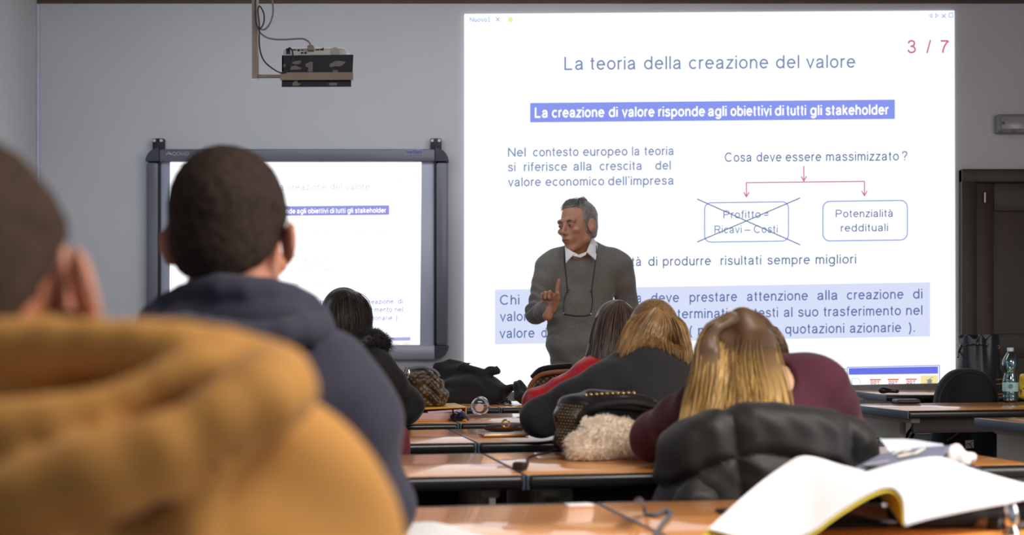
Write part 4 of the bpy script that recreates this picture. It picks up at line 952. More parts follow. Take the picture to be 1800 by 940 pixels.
def cap_hair(root, hc, HRm, hs, m, th, front, back, res=.006, nz=None, name='hair'):
    f = AT(hc, HRm, hs, hair_cap(th, front, back, nz)); v, q = sdf(f, hc-.2, hc+.2, res); r = np.random.default_rng(3)
    return mk(name, v, q, m, root, attr=np.c_[r.random(len(v))*.5, np.zeros((len(v), 2)), np.ones(len(v))])
sweat_navy = mat('hoodie_navy', rgb(47, 47, 63), .9, var=.1, scale=(20, 20, 20), sheen=.12, bump=.06, bscale=300)
sweat_must = mat('hoodie_mustard', rgb(184, 130, 58), .85, var=.06, scale=(10, 10, 10), sheen=.12, bump=.04, bscale=300)
buzz_b = hair_mat('hair_buzz_brown', rgb(46, 34, 27), rgb(78, 60, 46), rough=.8, spec=.15); buzz_k = hair_mat('hair_crop_dark', rgb(38, 30, 26), rgb(70, 56, 46), rough=.8, spec=.15)
# --- navy hoodie, second nearest
H2 = rot(173, 6, 1); hc2 = W(408, 428, 1.95)
f2 = Fig(pelvis=(-.42, 1.64, .56), neck=W(408, 664, 1.9), shL=W(218, 704, 1.84), shR=W(594, 698, 1.84), elL=(-.66, 1.95, .80), wrL=(-.45, 2.15, .78), elR=W(640, 880, 1.86), wrR=(-.27, 2.12, .78), deep=.12, wid=.9, bend=(0, -.06, 0))
def hood2(c):
    rim = chain(spline([W(272, 606, 1.84), W(274, 570, 1.88), W(300, 535, 1.9), W(350, 522, 1.87), W(410, 516, 1.85), W(480, 514, 1.87), W(530, 532, 1.9), (W(552, 565, 1.9)), W(556, 600, 1.86)], 14), [.024, .026, .026]+[.023]*9+[.022, .02], .003)
    low = chain(spline([W(268, 588, 1.82), W(320, 572, 1.76), W(380, 584, 1.735), W(440, 594, 1.735), W(500, 586, 1.75), W(556, 584, 1.82)], 10), .022, .003)
    mid = chain(spline([W(312, 556, 1.83), W(370, 546, 1.785), W(430, 556, 1.775), W(490, 542, 1.785), W(538, 556, 1.85)], 10), .012, .003)
    core = ell(W(412, 572, 1.875), (.108, .055, .05))
    return U(.004, c, U(.004, core, rim, low))
nv, _ = student('student in navy hoodie with cropped dark hair, seen from behind against the whiteboard', f2, sweat_navy, 'hoodie', hc2, H2, 1.0, g=.02, ears=1.7, extra=hood2,
    folds=lambda P: wave((.2, .3, 1), .14, .004, 0, (1, 0, 0), .4)(P)+vnoise(.06, .006, 8)(P), res=.0075, cut=lambda c: SUB(c, ell(W(408, 480, 1.95), (.068, .075, .09)), .012))
cap_hair(nv, hc2, H2, 1.0, buzz_k, .007, .09, -.088, .005, vnoise(.007, .002, 4))
# --- mustard hoodie, nearest
H1 = rot(176, 4, 16); hc1 = W(-42, 565, .95)
f1 = Fig(pelvis=(-.40, .72, .58), neck=W(-30, 775, .95), shL=W(-560, 900, .92), shR=W(470, 900, .915), elL=(-.66, .95, .80), wrL=(-.52, 1.08, .69), elR=W(610, 1190, .93), wrR=(-.27, 1.08, .69), deep=.10, wid=.95, bend=(0, -.02, 0))
def hood1(c):
    mir = lambda pts: [np.array([2*-.385-p[0], p[1], p[2]]) for p in pts]
    a = [W(-60, 600, .855), W(60, 612, .845), W(180, 618, .845), W(300, 626, .85), W(420, 634, .858), W(480, 650, .862)]
    b = [W(486, 655, .86), W(470, 700, .82), W(360, 750, .79), W(200, 825, .772), W(0, 905, .765), W(-150, 940, .762)]
    in_ = [W(440, 652, .855), W(310, 682, .82), W(150, 735, .80), W(-60, 790, .79)]
    fs = []
    for P_ in (a, b, in_):
        for L in (P_, mir(P_)):
            pts = spline(L, 9); r = .024 if P_ is b else (.020 if P_ is a else .019)
            fs.append(chain(pts, r, .006))
    d2 = [W(450, 770, .835), W(370, 850, .808), W(300, 980, .80)]
    core = ell(W(0, 740, .915), (.17, .058, .06))
    fs.append(chain(spline(d2, 6), .012, .004))
    return U(.004, U(.02, c, core), *fs)
mu, _ = student('student in mustard yellow hoodie, nearest to the camera, head cut by the left edge', f1, sweat_must, 'hoodie', hc1, H1, 1.0, g=.022, ears=1.15, extra=hood1,
    folds=lambda P: wave((.6, .2, 1), .12, .004, .5, (0, 1, .3), .4)(P)+vnoise(.05, .004, 9)(P), res=.0075, cut=lambda c: SUB(c, ell(hc1+[.01, 0, -.07], (.066, .075, .075)), .012))
cap_hair(mu, hc1, H1, 1.0, buzz_b, .006, .09, -.045, .005, vnoise(.007, .002, 4))
# --- black coat with fur collar
H3 = rot(172, 12, 0); hc3 = W(606, 572, 4.75)
f3 = Fig(pelvis=(-.60, 4.65, .56), neck=W(600, 632, 4.72), shL=W(545, 655, 4.64), shR=W(655, 655, 4.66), elL=(-.86, 4.78, .79), wrL=(-.68, 5.05, .79), elR=W(710, 719, 4.76), wrR=W(640, 722, 5.0), deep=.12, wid=.95, bend=(0, -.04, 0))
black_wool = mat('coat_black', rgb(26, 26, 29), .85, var=.2, scale=(30, 30, 30), sheen=.15, bump=.1, bscale=120)
st3, _ = student('student with glossy dark hair in black coat with fur collar, beside the whiteboard', f3, black_wool, 'coat', hc3, H3, .98, ears=0, g=.026, folds=lambda P: vnoise(.05, .006, 8)(P), res=.009)
hair3 = hair_mat('hair_dark_gloss', rgb(30, 25, 25), rgb(66, 56, 52), rough=.32)
G3 = [[W(597, 508, 4.76), W(574, 528, 4.74), W(565, 562, 4.71), W(570, 604, 4.66)], [W(602, 506, 4.72), W(588, 526, 4.67), W(583, 566, 4.63), W(590, 606, 4.6)], [W(607, 506, 4.72), W(606, 528, 4.65), W(608, 568, 4.62), (W(608, 606, 4.59))],
      [W(611, 506, 4.72), W(626, 528, 4.67), W(633, 566, 4.64), W(628, 598, 4.61)], [W(615, 507, 4.76), W(640, 526, 4.74), W(650, 556, 4.71), W(648, 590, 4.68)], [W(616, 508, 4.78), W(644, 530, 4.8), W(652, 560, 4.8), W(648, 588, 4.78)]]
cap_hair(st3, hc3, H3, .98, hair3, .004, .075, -.09); strands('hair_length', G3, 2000, hc3, hair3, st3, thick=.014, rad=.0014, seed=4, minlen=.85, spread=.003)
furm = hair_mat('fur_black', rgb(18, 18, 22), rgb(44, 42, 46), rough=.6)
fc = chain(spline([W(560, 606, 4.64), W(590, 612, 4.6), W(625, 606, 4.6), W(652, 594, 4.64), W(670, 604, 4.69)], 10), [.026, .026, .026, .026, .027, .028, .03, .032, .034, .034], .01)
fur('fur_collar', fc, *bbox([W(560, 606, 4.64), W(675, 604, 4.7), W(620, 600, 4.6)], .07), .008, 2200, .024, .0011, furm, st3, jit=.7)
# --- dark brown long hair, red jacket
H4 = rot(186, 18, 0); hc4 = W(1082, 592, 5.03)
f4 = Fig(pelvis=(.38, 4.83, .56), neck=W(1076, 646, 4.96), shL=W(1026, 678, 4.9), shR=W(1128, 672, 4.95), elL=W(948, 708, 4.93), wrL=W(1000, 714, 5.18), elR=(.62, 5.08, .80), wrR=(.45, 5.3, .79), deep=.105, wid=.9, bend=(0, -.04, 0))
redm = mat('jacket_red', rgb(186, 34, 46), .35, var=.1, scale=(20, 20, 20), bump=.05, bscale=60)
st4, _ = student('student with long straight dark brown hair and red jacket, nearest to the lecturer', f4, redm, 'jacket', hc4, H4, 1.0, ears=0, g=.016, folds=lambda P: vnoise(.045, .006, 8)(P)+vnoise(.08, .006, 18)(P), skinm=skin_f)
hair4 = hair_mat('hair_dark_brown', rgb(52, 42, 38), rgb(112, 94, 82), rough=.35)
G4 = [[W(1080, 531, 5.02), W(1054, 548, 5.02), W(1040, 585, 4.97), W(1036, 615, 4.92), W(1026, 652, 4.88)], [W(1085, 529, 4.97), W(1066, 550, 4.93), W(1056, 592, 4.88), W(1048, 660, 4.83)], [W(1090, 528, 4.97), W(1088, 552, 4.91), W(1084, 600, 4.86), W(1078, 665, 4.82)],
      [W(1095, 529, 4.97), W(1112, 555, 4.93), W(1118, 600, 4.88), W(1116, 660, 4.84)], [W(1098, 531, 5.02), W(1122, 556, 5.02), W(1130, 598, 4.97), W(1130, 650, 4.92)]]
cap_hair(st4, hc4, H4, 1.0, hair4, .004, .075, -.09); strands('hair_length', G4, 2300, hc4, hair4, st4, thick=.018, rad=.0015, seed=6, minlen=.8, spread=.004)
mk('hair_mass', *sdf(guide_mass(G4, .022, hc4, .026), *bbox([p for g_ in G4 for p in g_], .05), .009), hair4, st4, attr=None)
# --- black sweater, dark blonde hair
H5 = rot(176, 42, 0); hc5 = W(1150, 604, 4.13)
f5 = Fig(pelvis=(.44, 3.95, .56), neck=W(1134, 662, 4.0), shL=W(1050, 690, 3.95), shR=W(1226, 690, 3.97), elL=W(950, 743, 3.99), wrL=W(1010, 748, 4.28), elR=W(1292, 742, 4.02), wrR=W(1215, 748, 4.3), deep=.105, wid=.92, bend=(0, -.04, .0))
bsw = mat('sweater_black', rgb(30, 30, 33), .9, var=.12, scale=(40, 40, 40), sheen=.2, bump=.05, bscale=350)
st5, co5 = student('student in black sweater with dark blonde hair bending over her desk', f5, bsw, 'sweater', hc5, H5, .98, ears=0, g=.016, fwd=(-.19, .98), skinm=skin_f, folds=lambda P: vnoise(.1, .006, 28)(P)+vnoise(.06, .004, 8)(P), res=.008)
hair5 = hair_mat('hair_dark_blonde', rgb(104, 78, 52), rgb(176, 138, 92), tip=rgb(206, 166, 112), rough=.35)
cp5 = cap_hair(st5, hc5, H5, .98, hair5, .005, .075, -.05)
ob5 = [co5, cp5]+[o for o in children(st5) if o.name.startswith('body')]
G5 = dguides(ob5, [[(1142, 541, 4.12), (1112, 556, 4.1), (1092, 596, 4.06), (1078, 640, 4.0)], [(1148, 541), (1126, 558), (1106, 590), (1092, 628)], [(1153, 540), (1146, 560), (1130, 588), (1112, 614)], [(1156, 540), (1160, 562), (1152, 588), (1146, 612)],
      [(1160, 541), (1178, 564), (1182, 598), (1186, 626)], [(1164, 542), (1192, 566), (1204, 602), (1208, 640)], [(1166, 542, 4.13), (1198, 566, 4.12), (1212, 604, 4.06), (1216, 645, 4.0)]], .012, 4.03)
strands('hair_length', G5, 2600, hc5, hair5, st5, thick=.012, rad=.0014, seed=8, minlen=.8, wob=.006, tipmix=(0, .8))
# --- burgundy top, long highlighted hair
H6 = rot(186, 36, -6); hc6 = W(1306, 645, 3.3)
f6 = Fig(pelvis=(.56, 2.97, .56), neck=W(1338, 700, 3.16), shL=W(1232, 728, 3.10), shR=W(1434, 684, 3.08), elL=W(1153, 774, 3.27), wrL=W(1235, 790, 3.5), elR=W(1488, 800, 3.22), wrR=W(1400, 800, 3.5), deep=.105, wid=.9, bend=(0, -.06, .0))
burg = mat('top_burgundy', rgb(71, 20, 40), .88, var=.1, scale=(40, 40, 40), sheen=.12, bump=.04, bscale=400)
def cut6(c):
    c = SUB(c, ell(hc6+[.03, -.08, -.04], (.07, .12, .075)), .012)
    return SUB(c, ell(W(1378, 664, 3.05), (.016, .12, .034)), .006)
st6, co6 = student('student in burgundy top with long blonde streaked hair, behind the padded jacket', f6, burg, 'top', hc6, H6, 1.0, ears=0, g=.018, fwd=(-.19, .98), skinm=skin_f, bg=.008, folds=lambda P: vnoise(.1, .006, 28)(P)+vnoise(.06, .004, 8)(P), cut=cut6, res=.008)
hair6 = hair_mat('hair_streaked', rgb(66, 50, 40), rgb(122, 94, 68), tip=rgb(250, 206, 122), rough=.38, t0=.22, t1=.62)
cp6 = cap_hair(st6, hc6, H6, 1.0, hair6, .005, .075, -.05)
ob6 = [co6, cp6]+[o for o in children(st6) if o.name.startswith('body')]
G6 = dguides(ob6, [[(1286, 554, 3.28), (1246, 578, 3.3), (1228, 618, 3.25), (1224, 660), (1208, 715), (1190, 795, 2.98)], [(1292, 554), (1262, 578), (1248, 630), (1240, 690), (1222, 745), (1206, 800)], [(1298, 553), (1286, 580), (1278, 640), (1272, 700), (1264, 750), (1256, 810)],
      [(1303, 553), (1312, 580), (1312, 640), (1314, 700), (1314, 750), (1314, 810)], [(1308, 554), (1336, 582), (1342, 640), (1350, 690), (1354, 740), (1356, 810)], [(1312, 556), (1352, 584), (1362, 630), (1374, 690), (1382, 740), (1390, 810)]], .018, 3.0)
G6b = [[W(1312, 553, 3.28), W(1358, 582, 3.25), W(1374, 606, 3.24), W(1376, 618, 3.26)], [W(1314, 554, 3.3), W(1362, 582, 3.33), W(1382, 612, 3.36), W(1384, 640, 3.38)], [W(1316, 556, 3.34), W(1360, 584, 3.42), W(1376, 620, 3.44), W(1378, 660, 3.42)]]
vm, qm = sdf(guide_mass(G6, .017, hc6, .012, .03, 8), *bbox([p for g_ in G6 for p in g_], .05), .007)
mk('hair_mass', vm, qm, hair6, st6, attr=np.c_[np.full(len(vm), .45), np.clip((1.09-vm[:, 2])/.32, 0, 1), np.full(len(vm), .45), np.ones(len(vm))])
strands('hair_length', G6, 5200, hc6, hair6, st6, thick=.010, rad=.0016, seed=9, minlen=.82, wob=.008, spread=.005, clump=.25)
strands('side_hair', G6b, 700, hc6, hair6, st6, thick=.02, rad=.0012, seed=10, tipmix=(0, .15))
# chairs
chair(-.515, 3.945, 8, 'empty maroon upholstered chair beside the navy hoodie, tucked under the third row desk')
def under(f, dy, label): chair(f.pelvis[0], f.pelvis[1]+dy, 9, label)
under(f2, .04, 'maroon chair under the student in the navy hoodie'); under(f1, .04, 'maroon chair under the student in the mustard hoodie'); under(f3, .035, 'maroon chair under the student in the black fur collared coat')
under(f4, .05, 'maroon chair under the student with red jacket'); under(f5, .045, 'maroon chair under the student in the black sweater'); c6 = chair(.535, 2.76+.2, 8, 'maroon chair under the burgundy student, hidden by the padded jacket'); c6.scale = (.86, 1, .97)
# ---------------------------------------------------------------- things on and round the desks
blk_leather = mat('leather_black', rgb(26, 26, 29), .38, var=.2, scale=(30, 30, 30), bump=.08, bscale=140)
blk_cloth = mat('cloth_black', rgb(20, 22, 26), .85, var=.2, scale=(30, 30, 30), sheen=.15)
chrome = mat('chrome', rgb(210, 208, 204), .18, .95, var=.02)
gold = mat('stud_gold', rgb(214, 186, 130), .22, .9, var=.05)
tan = mat('leather_tan', rgb(150, 96, 56), .45, var=.1, scale=(20, 20, 20))
mono = monogram_mat('canvas_brown_pattern')
white_m = mat('paper_white', rgb(240, 240, 244), .7, var=.01)
def base(c): return (float(c[0]), float(c[1]), 0 if len(c) < 3 else float(c[2]))
# yellow ring binder on the fourth row
bd = thing('ring_binder', 'yellow ring binder full of paper lying on the fourth row desk', 'binder', on(760, 738), A11)
yel = mat('binder_yellow', rgb(226, 166, 50), .4, var=.05); pap = mat('paper_edges', rgb(206, 170, 176), .8, var=.12, scale=(2, 2, 400))
def L2(b, x, y, z): return (x, y, z)
MB().box((0, .13, .003), (.30, .28, .004), .001).build('cover', yel, bd, local=True)
q = MB(); q.box((0, .13, .047), (.30, .28, .005), .002, np.array(Matrix.Rotation(-.03, 3, 'Y'))); q.build('cover', yel, bd, local=True)
MB().box((.149, .13, .026), (.004, .28, .046), .002).build('spine', yel, bd, local=True)
q = MB(); q.box((-.008, .128, .018), (.27, .262, .026), .003); q.build('paper_stack', pap, bd, local=True)
q = MB(); q.box((.07, .128, .036), (.13, .262, .008), .002, np.array(Matrix.Rotation(-.06, 3, 'Y'))); q.build('loose_sheets', mat('sheet_pink', rgb(214, 190, 200), .8), bd, local=True)
bd.location = (on(758, 741)[0]-.0, on(758, 741)[1]+.03, DZ); bd.location.x -= .02
# brown patterned bag standing on the binder
bl = np.array(bd.location); bz = DZ+.052; BD = 5.12
bag = thing('handbag', 'brown patterned canvas bag with clasp standing on the yellow binder', 'bag', W(748, 722, BD))
z0 = bz
f = U(.03, rbox(W(746, 690, BD), (.074, .07, .060), .04, rot(0, 0, 4)), ell(W(738, 672, BD), (.07, .068, .055)), ell(W(768, 700, BD-.01), (.042, .06, .045)))
f = ADD(f, lambda P: wave((.5, .2, 1), .045, .005, .6, (1, .2, .1), .1, 1.6)(P)+vnoise(.03, .005, 3)(P)); f = INT(f, plane((0, 0, z0+.0), (0, 0, -1)), .008)
sdf_obj('bag_body', f, *bbox([W(705, 722, BD), W(790, 640, BD)], .1), .0045, mono, bag)
q = MB(); q.tube(spline([W(704, 676, BD-.02), W(708, 656, BD-.05), W(722, 647, BD-.06), W(745, 645, BD-.03), W(765, 652, BD-.02), W(772, 662, BD-.02)], 20), .006, 8); q.build('strap', mat('strap_grey', rgb(110, 116, 126), .4), bag)
q = MB(); q.tube([W(714+5*math.cos(a), 655+9*math.sin(a), BD-.075) for a in np.linspace(0, 6.28, 16)], .0032, 6); q.tube([W(709, 664, BD-.078), W(718, 645, BD-.078)], .004, 6); q.build('clasp', chrome, bag)
q = MB(); q.tube(spline([W(717, 697, BD-.066), W(728, 706, BD-.076), W(745, 718, BD-.078), W(758, 721, BD-.074)], 12), .005, 6); q.build('trim', tan, bag)
# black coat heap on the front row
CD = 6.3
ch = thing('coat_heap', 'crumpled black coat heaped on the front row desk below the whiteboard', 'coat', W(832, 702, CD))
zf = DZ+.002
f = U(.03, ell(W(828, 688, CD), (.15, .15, .108)), ell(W(795, 655, CD+.05), (.095, .1, .055)), ell(W(865, 690, CD), (.085, .12, .05)), ell(W(800, 692, CD-.02), (.1, .13, .05)))
col_ = U(.012, chain([W(765, 648, CD), W(790, 637, CD), W(820, 640, CD)], [.022, .018, .014]), chain([W(815, 645, CD-.06), W(850, 655, CD-.07), W(873, 650, CD-.05), W(874, 641, CD-.05)], [.018, .022, .018, .005]), chain([W(815, 640, CD-.02), W(830, 638, CD-.02)], [.012, .008]), cone(W(890, 686, CD-.05), W(900, 680, CD-.05), .022, .014))
f = U(.015, f, col_); f = ADD(f, lambda P: wave((.4, .2, 1), .07, .005, .2, (1, .1, 0), .25, 1.5)(P)+vnoise(.05, .007, 12)(P)); f = INT(f, plane((0, 0, zf), (0, 0, -1)), .006)
sdf_obj('coat_cloth', f, *bbox([W(750, 704, CD), W(905, 630, CD)], .14), .006, blk_cloth, ch)
# clear bottle lying on its side, cap towards us
clear = thin_plastic('bottle_plastic', (.96, .97, .99, 1), .2, .12)
bt = thing('water_bottle', 'empty clear plastic bottle lying on its side, white cap towards the camera', 'bottle', W(844, 740, 5.25))
Rb = frame((1, 0, 0), (-.03, -1, .0)); c0 = W(845, 716.5, 5.42); c0[2] = DZ+.0385
q = MB(); q.lathe([(.001, -.0), (.03, .0), (.036, .01), (.037, .05), (.035, .065), (.037, .08), (.037, .13), (.034, .155), (.022, .18), (.014, .192), (.0135, .21)], c0, 32, Rb); q.build('bottle_shell', clear, bt)
q = MB(); q.lathe([(0, .214), (.0155, .214), (.016, .212), (.016, .198), (.0135, .198)], c0, 24, Rb); q.build('cap', mat('cap_pinkish', rgb(232, 214, 208), .5), bt)
# keys / clip by the binder
ky = thing('sunglasses', 'folded dark sunglasses lying beside the yellow binder', 'glasses', on(808, 739))
kd = 4.98; drk = mat('lens_dark', rgb(24, 26, 34), .12); 
q = MB(); q.tube(spline([W(802, 722, kd), W(812, 726, kd), W(820, 733, kd-.02), W(823, 738, kd-.03)], 10), [.006]*3+[.009]*3+[.006]*2+[.004]*2, 8); q.build('temple', mat('temple_grey', rgb(96, 104, 122), .25, .5), ky)
for x in (799, 808): q = MB(); q.lathe([(0, .004), (.014, .003), (.016, 0), (.014, -.003), (0, -.004)], W(x, 733, kd-.01), 16, np.array([[1, 0, 0], [0, 0, -1], [0, 1, 0]])); q.build('lens', drk, ky)
q = MB(); q.tube([W(796, 719, kd), W(797, 735, kd), W(810, 737, kd)], .0035, 6); q.build('frame', drk, ky)
# small black pouch and earphones on the front row
pz = W(916, 700, 6.15)
po = thing('pouch', 'small black fabric pouch beside the earphones on the front row desk', 'pouch', W(916, 702, 6.15))
f = U(.02, ell(W(916, 690, 6.15), (.034, .05, .05)), ell(W(910, 680, 6.15), (.02, .03, .03)), ell(W(921, 696, 6.12), (.04, .05, .03))); f = ADD(f, lambda P: wave((1, .2, .4), .03, .003)(P)+vnoise(.02, .003, 2)(P)); f = INT(f, plane((0, 0, DZ+.002), (0, 0, -1)), .004)
sdf_obj('pouch_cloth', f, *bbox([W(895, 705, 6.15), W(935, 668, 6.15)], .09), .004, blk_cloth, po)
ear = thing('earphones', 'tangled black earphones lying on the front row desk', 'earphones', on(888, 706))
r = np.random.default_rng(4); pts = [on(874+14*math.sin(i*1.7)+12, 706+3.2*math.cos(i*2.3), DZ+.006+.004*(i % 3)) for i in range(14)]
q = MB(); q.tube(spline(pts, 90), .0028, 6); q.build('cord', mat('ear_cord', rgb(30, 32, 40), .3), ear)
for x, y in ((880, 690), (893, 697)): q = MB(); q.lathe([(0, .012), (.009, .009), (.012, 0), (.007, -.008), (0, -.01)], W(x, y+9, 6.25)*[1, 1, 0]+[0, 0, DZ+.016], 12); q.build('earbud', chrome, ear)
# brown patterned backpack by the red sleeve
KD = 5.36
bp2 = thing('backpack', 'brown patterned backpack with tan trim between the lecturer and the red sleeve', 'bag', W(965, 722, KD))
f = U(.025, rbox(W(972, 694, KD), (.092, .06, .072), .05), ell(W(985, 672, KD), (.09, .06, .05))); f = ADD(f, vnoise(.04, .004, 3)); f = INT(f, plane((0, 0, DZ+.003), (0, 0, -1)), .006)
sdf_obj('bag_body', f, *bbox([W(915, 724, KD), W(1030, 640, KD)], .08), .005, mono, bp2)
q = MB(); q.tube(spline([W(927, 700, KD-.05), W(931, 680, KD-.058), W(945, 662, KD-.06), W(965, 655, KD-.06), W(1000, 652, KD-.055)], 20), .009, 8); q.build('trim', tan, bp2)
q = MB(); q.tube(spline([W(936, 663, KD-.0), W(950, 650, KD-.02), (W(975, 645, KD-.03)), W(1005, 643, KD-.03)], 14), .012, 8); q.build('top_flap', blk_leather, bp2)
q = MB(); q.tube([W(928, 700, KD-.066), W(936, 686, KD-.066), W(930, 690, KD-.068), W(940, 676, KD-.066)], .003, 6); q.build('zip', chrome, bp2)
q = MB(); q.tube([on(918, 724, DZ+.012), on(930, 720, DZ+.012)], .014, 8); q.build('strap', tan, bp2)
# phone and sunglasses case on the third row
ph = thing('phone', 'gold edged phone lying on the third row desk by the black sleeve', 'phone', on(885, 767), math.radians(16))
MB().box((.0, .0, .0065), (.15, .075, .009), .004).build('body', mat('phone_gold', rgb(206, 164, 120), .3, .5), ph, local=True)
MB().box((.0, .0, .0115), (.14, .068, .002), .0008).build('glass', mat('phone_glass', rgb(150, 156, 166), .08), ph, local=True)
sg = thing('glasses_case', 'dark soft glasses case lying behind the gold edged phone', 'case', on(884, 759))
f = U(.01, ell(on(878, 759)+[0, 0, .014], (.055, .028, .014)), ell(on(900, 758)+[0, 0, .014], (.05, .028, .016))); f = INT(f, plane((0, 0, DZ+.001), (0, 0, -1)))
sdf_obj('case_body', f, *bbox([on(870, 760), on(910, 757)], .07), .004, mat('case_brown', rgb(52, 40, 34), .5), sg)
q = MB(); q.tube([on(889, 760)+[.012*math.cos(a), 0, .03+.012*math.sin(a)] for a in np.linspace(0, 6.28, 14)], .004, 6); q.build('ring', gold, sg)
# studded black handbag on the second row
SD = 3.6
sb = thing('handbag', 'black leather handbag covered with gold studs on the second row desk', 'bag', W(1060, 795, SD))
fb = U(.03, rbox(W(1010, 752, SD), (.052, .07, .062), .03, rot(0, 0, 4)), rbox(W(1075, 742, SD), (.135, .075, .07), .05, rot(0, 0, 3)), ell(W(1060, 715, SD), (.12, .06, .04)))
fb = ADD(fb, lambda P: wave((.3, .2, 1), .06, .004, .2, (1, 0, 0), .2)(P)+vnoise(.05, .004, 6)(P)); fb = INT(fb, plane((0, 0, DZ+.002), (0, 0, -1)), .008)
sbo = sdf_obj('bag_body', fb, *bbox([W(965, 797, SD), W(1170, 675, SD)], .1), .005, blk_leather, sb); bvs = bvh_of(sbo)
q = MB(); st = MB()
def stud(p, rr, m):
    m.lathe([(0, rr*.8), (rr*.6, rr*.55), (rr, 0), (rr, -.002)], p, 8, np.array([[1, 0, 0], [0, 0, -1], [0, 1, 0]]))
for i in range(9):                       # close rows of small studs on the side panel
    for j in range(14):
        x, y = 981+i*5.2+(j % 2)*2.4, 711+j*5.4+i*.5; p = drape(bvs, x, y, .0, -1)
        if p[1] > 0: stud(p, .0035, st)
small_st = st.build('side_studs', mat('stud_brass', rgb(128, 110, 84), .35, .8), sb); small_st['kind'] = 'stuff'
for i in range(14): 
    p = drape(bvs, 1030+i*9.4, 694-3.2*math.sin(i/13*2.6), .0, -1)
    if p[1] > 0: o = MB(); stud(p, .0058, o); o.build('stud', gold, sb)
for i in range(9):
    p = drape(bvs, 1082+i*9.8, 701+i*.9, .0, -1)
    if p[1] > 0: o = MB(); stud(p, .0052, o); o.build('stud', gold, sb)
q = MB(); q.tube(spline([W(1022, 740, SD-.085), W(1030, 722, SD-.095), W(1060, 710, SD-.1), W(1110, 706, SD-.1), W(1160, 716, SD-.09)], 24), .013, 8); q.build('handle', blk_leather, sb)
q = MB(); q.box(W(1027, 735, SD-.1), (.014, .006, .035), .003, rot(0, 0, 8)); q.build('zip_pull', mat('pull_white', rgb(226, 222, 214), .4), sb)
# cream fur
ff = U(.02, ell(W(1045, 778, SD-.17), (.062, .045, .045)), ell(W(1085, 768, SD-.15), (.07, .045, .045)), ell(W(1020, 790, SD-.18), (.032, .035, .026)), ell(W(1060, 755, SD-.15), (.06, .04, .035)))
ff = ADD(ff, vnoise(.03, .008, 4)); ff = INT(ff, plane((0, 0, DZ+.004), (0, 0, -1)), .006)
fu = fur('fur_scarf', ff, *bbox([W(995, 812, SD-.17), W(1130, 735, SD-.17)], .06), .006, 5200, .018, .0011, hair_mat('fur_cream', rgb(246, 226, 200), rgb(255, 250, 240), rough=.8, spec=.2), None, jit=.6, floor=DZ+.002)
tag(fu, 'cream fluffy fur piece lying in front of the studded handbag', 'fur')
# cable on the second row
cbl = MB(); cbl.tube(spline([on(978, 790, DZ+.004), on(955, 797, DZ+.004), on(930, 803, DZ+.004), on(926, 815, DZ+.004), on(918, 822, DZ+.005)], 30), .0035, 8)
cb1 = thing('power_cable', 'black cable with a plug crossing the gap of the second row desks', 'cable', on(925, 815))
cbl.build('cord', mat('cable_dark', rgb(46, 42, 44), .5), cb1); q = MB(); q.box(on(914, 819, DZ+.012), (.035, .022, .02), .006, rot(-40)); q.build('plug', mat('plug_dark', rgb(44, 38, 36), .5), cb1)
# cable on the nearest row
cb2 = thing('grey_cable', 'blue grey cable winding over the nearest desk left of the notebook', 'cable', on(1150, 910))
q = MB(); q.tube(spline([on(1118, 882, DZ+.03), on(1124, 878, DZ+.055), on(1132, 890, DZ+.02), on(1136, 903, DZ+.004), on(1155, 905, DZ+.004), on(1172, 896, DZ+.004), on(1178, 905, DZ+.004), on(1165, 920, DZ+.004), on(1150, 945, DZ+.004)], 50), .004, 8); q.build('cord', mat('cable_blue_grey', rgb(92, 102, 120), .4), cb2)
# small white slip at the back of the nearest desk, white sheet at its left end
tag(MB().box(on(1018, 887, DZ+.002), (.05, .03, .004), .001, rot(11)).build('paper_slip', white_m), 'small white paper slip near the back edge of the nearest desk', 'paper')
q = MB(); q.grid(np.array([[lerp(lerp(on(722, 921), on(705, 985), v), lerp(on(790, 925), on(900, 960), v), u)+[0, 0, .002+.004*math.sin(u*3)] for u in np.linspace(0, 1, 8)] for v in np.linspace(0, 1, 8)]), .001); tag(q.build('paper_sheet', white_m), 'white paper sheet on the nearest desk beside the mustard sleeve', 'paper')
# tissue packet and hook under the second row
pk = np.array([on(980, 873, .62)]); 
tag(MB().box(W(981, 876, 3.42)*[1, 1, 0]+[0, 0, .607+.03], (.075, .05, .055), .012).build('tissue_packet', mat('packet_green', rgb(142, 164, 148), .4, var=.25, scale=(60, 60, 60))), 'pale green tissue packet on the shelf under the second row desk', 'packet')
# ---------------------------------------------------------------- chair with padded jacket
JD = 2.74; jc = W(1368, 800, JD); 
jk = thing('padded_jacket', 'dark grey quilted padded jacket hung over the chair back behind the burgundy student', 'jacket', jc*[1, 1, 1])
puff_m = mat('puffer_charcoal', rgb(29, 29, 30), .62, var=.12, scale=(12, 12, 30), bump=.1, bscale=40, sheen=.08)
R6 = rot(8)
def jf(P):
    q = (P-f32(jc))@f32(R6); x, y, z = q[:, 0], q[:, 1], q[:, 2]
    top = .106-1.9*np.maximum(0, np.abs(x+.005)-.05)**2
    w = .232-.10*np.clip(z, -.3, .0)*.5
    e = np.maximum(np.abs(x)-w+.05, 0)/.05; zz = np.maximum(z-top+.05, 0)/.05; yy = np.abs(y-.05*(x/.2)**2)/.062
    d = ((e**2.2+zz**2.2+yy**2.4)**(1/2.3)-1)*.05
    d = np.maximum(d, -.22-z*1.0-.12)
    s = z+1.1*x*x*np.sign(1)+.012*np.sin(x*18); k = np.abs(np.sin(np.pi*(s+.0)/.12)); v = np.abs(np.sin(np.pi*(x+.10+.1*z)/.25))
    return d-.017*(np.minimum(np.minimum(k*1.6, v*2.2), 1)**.6)+.010
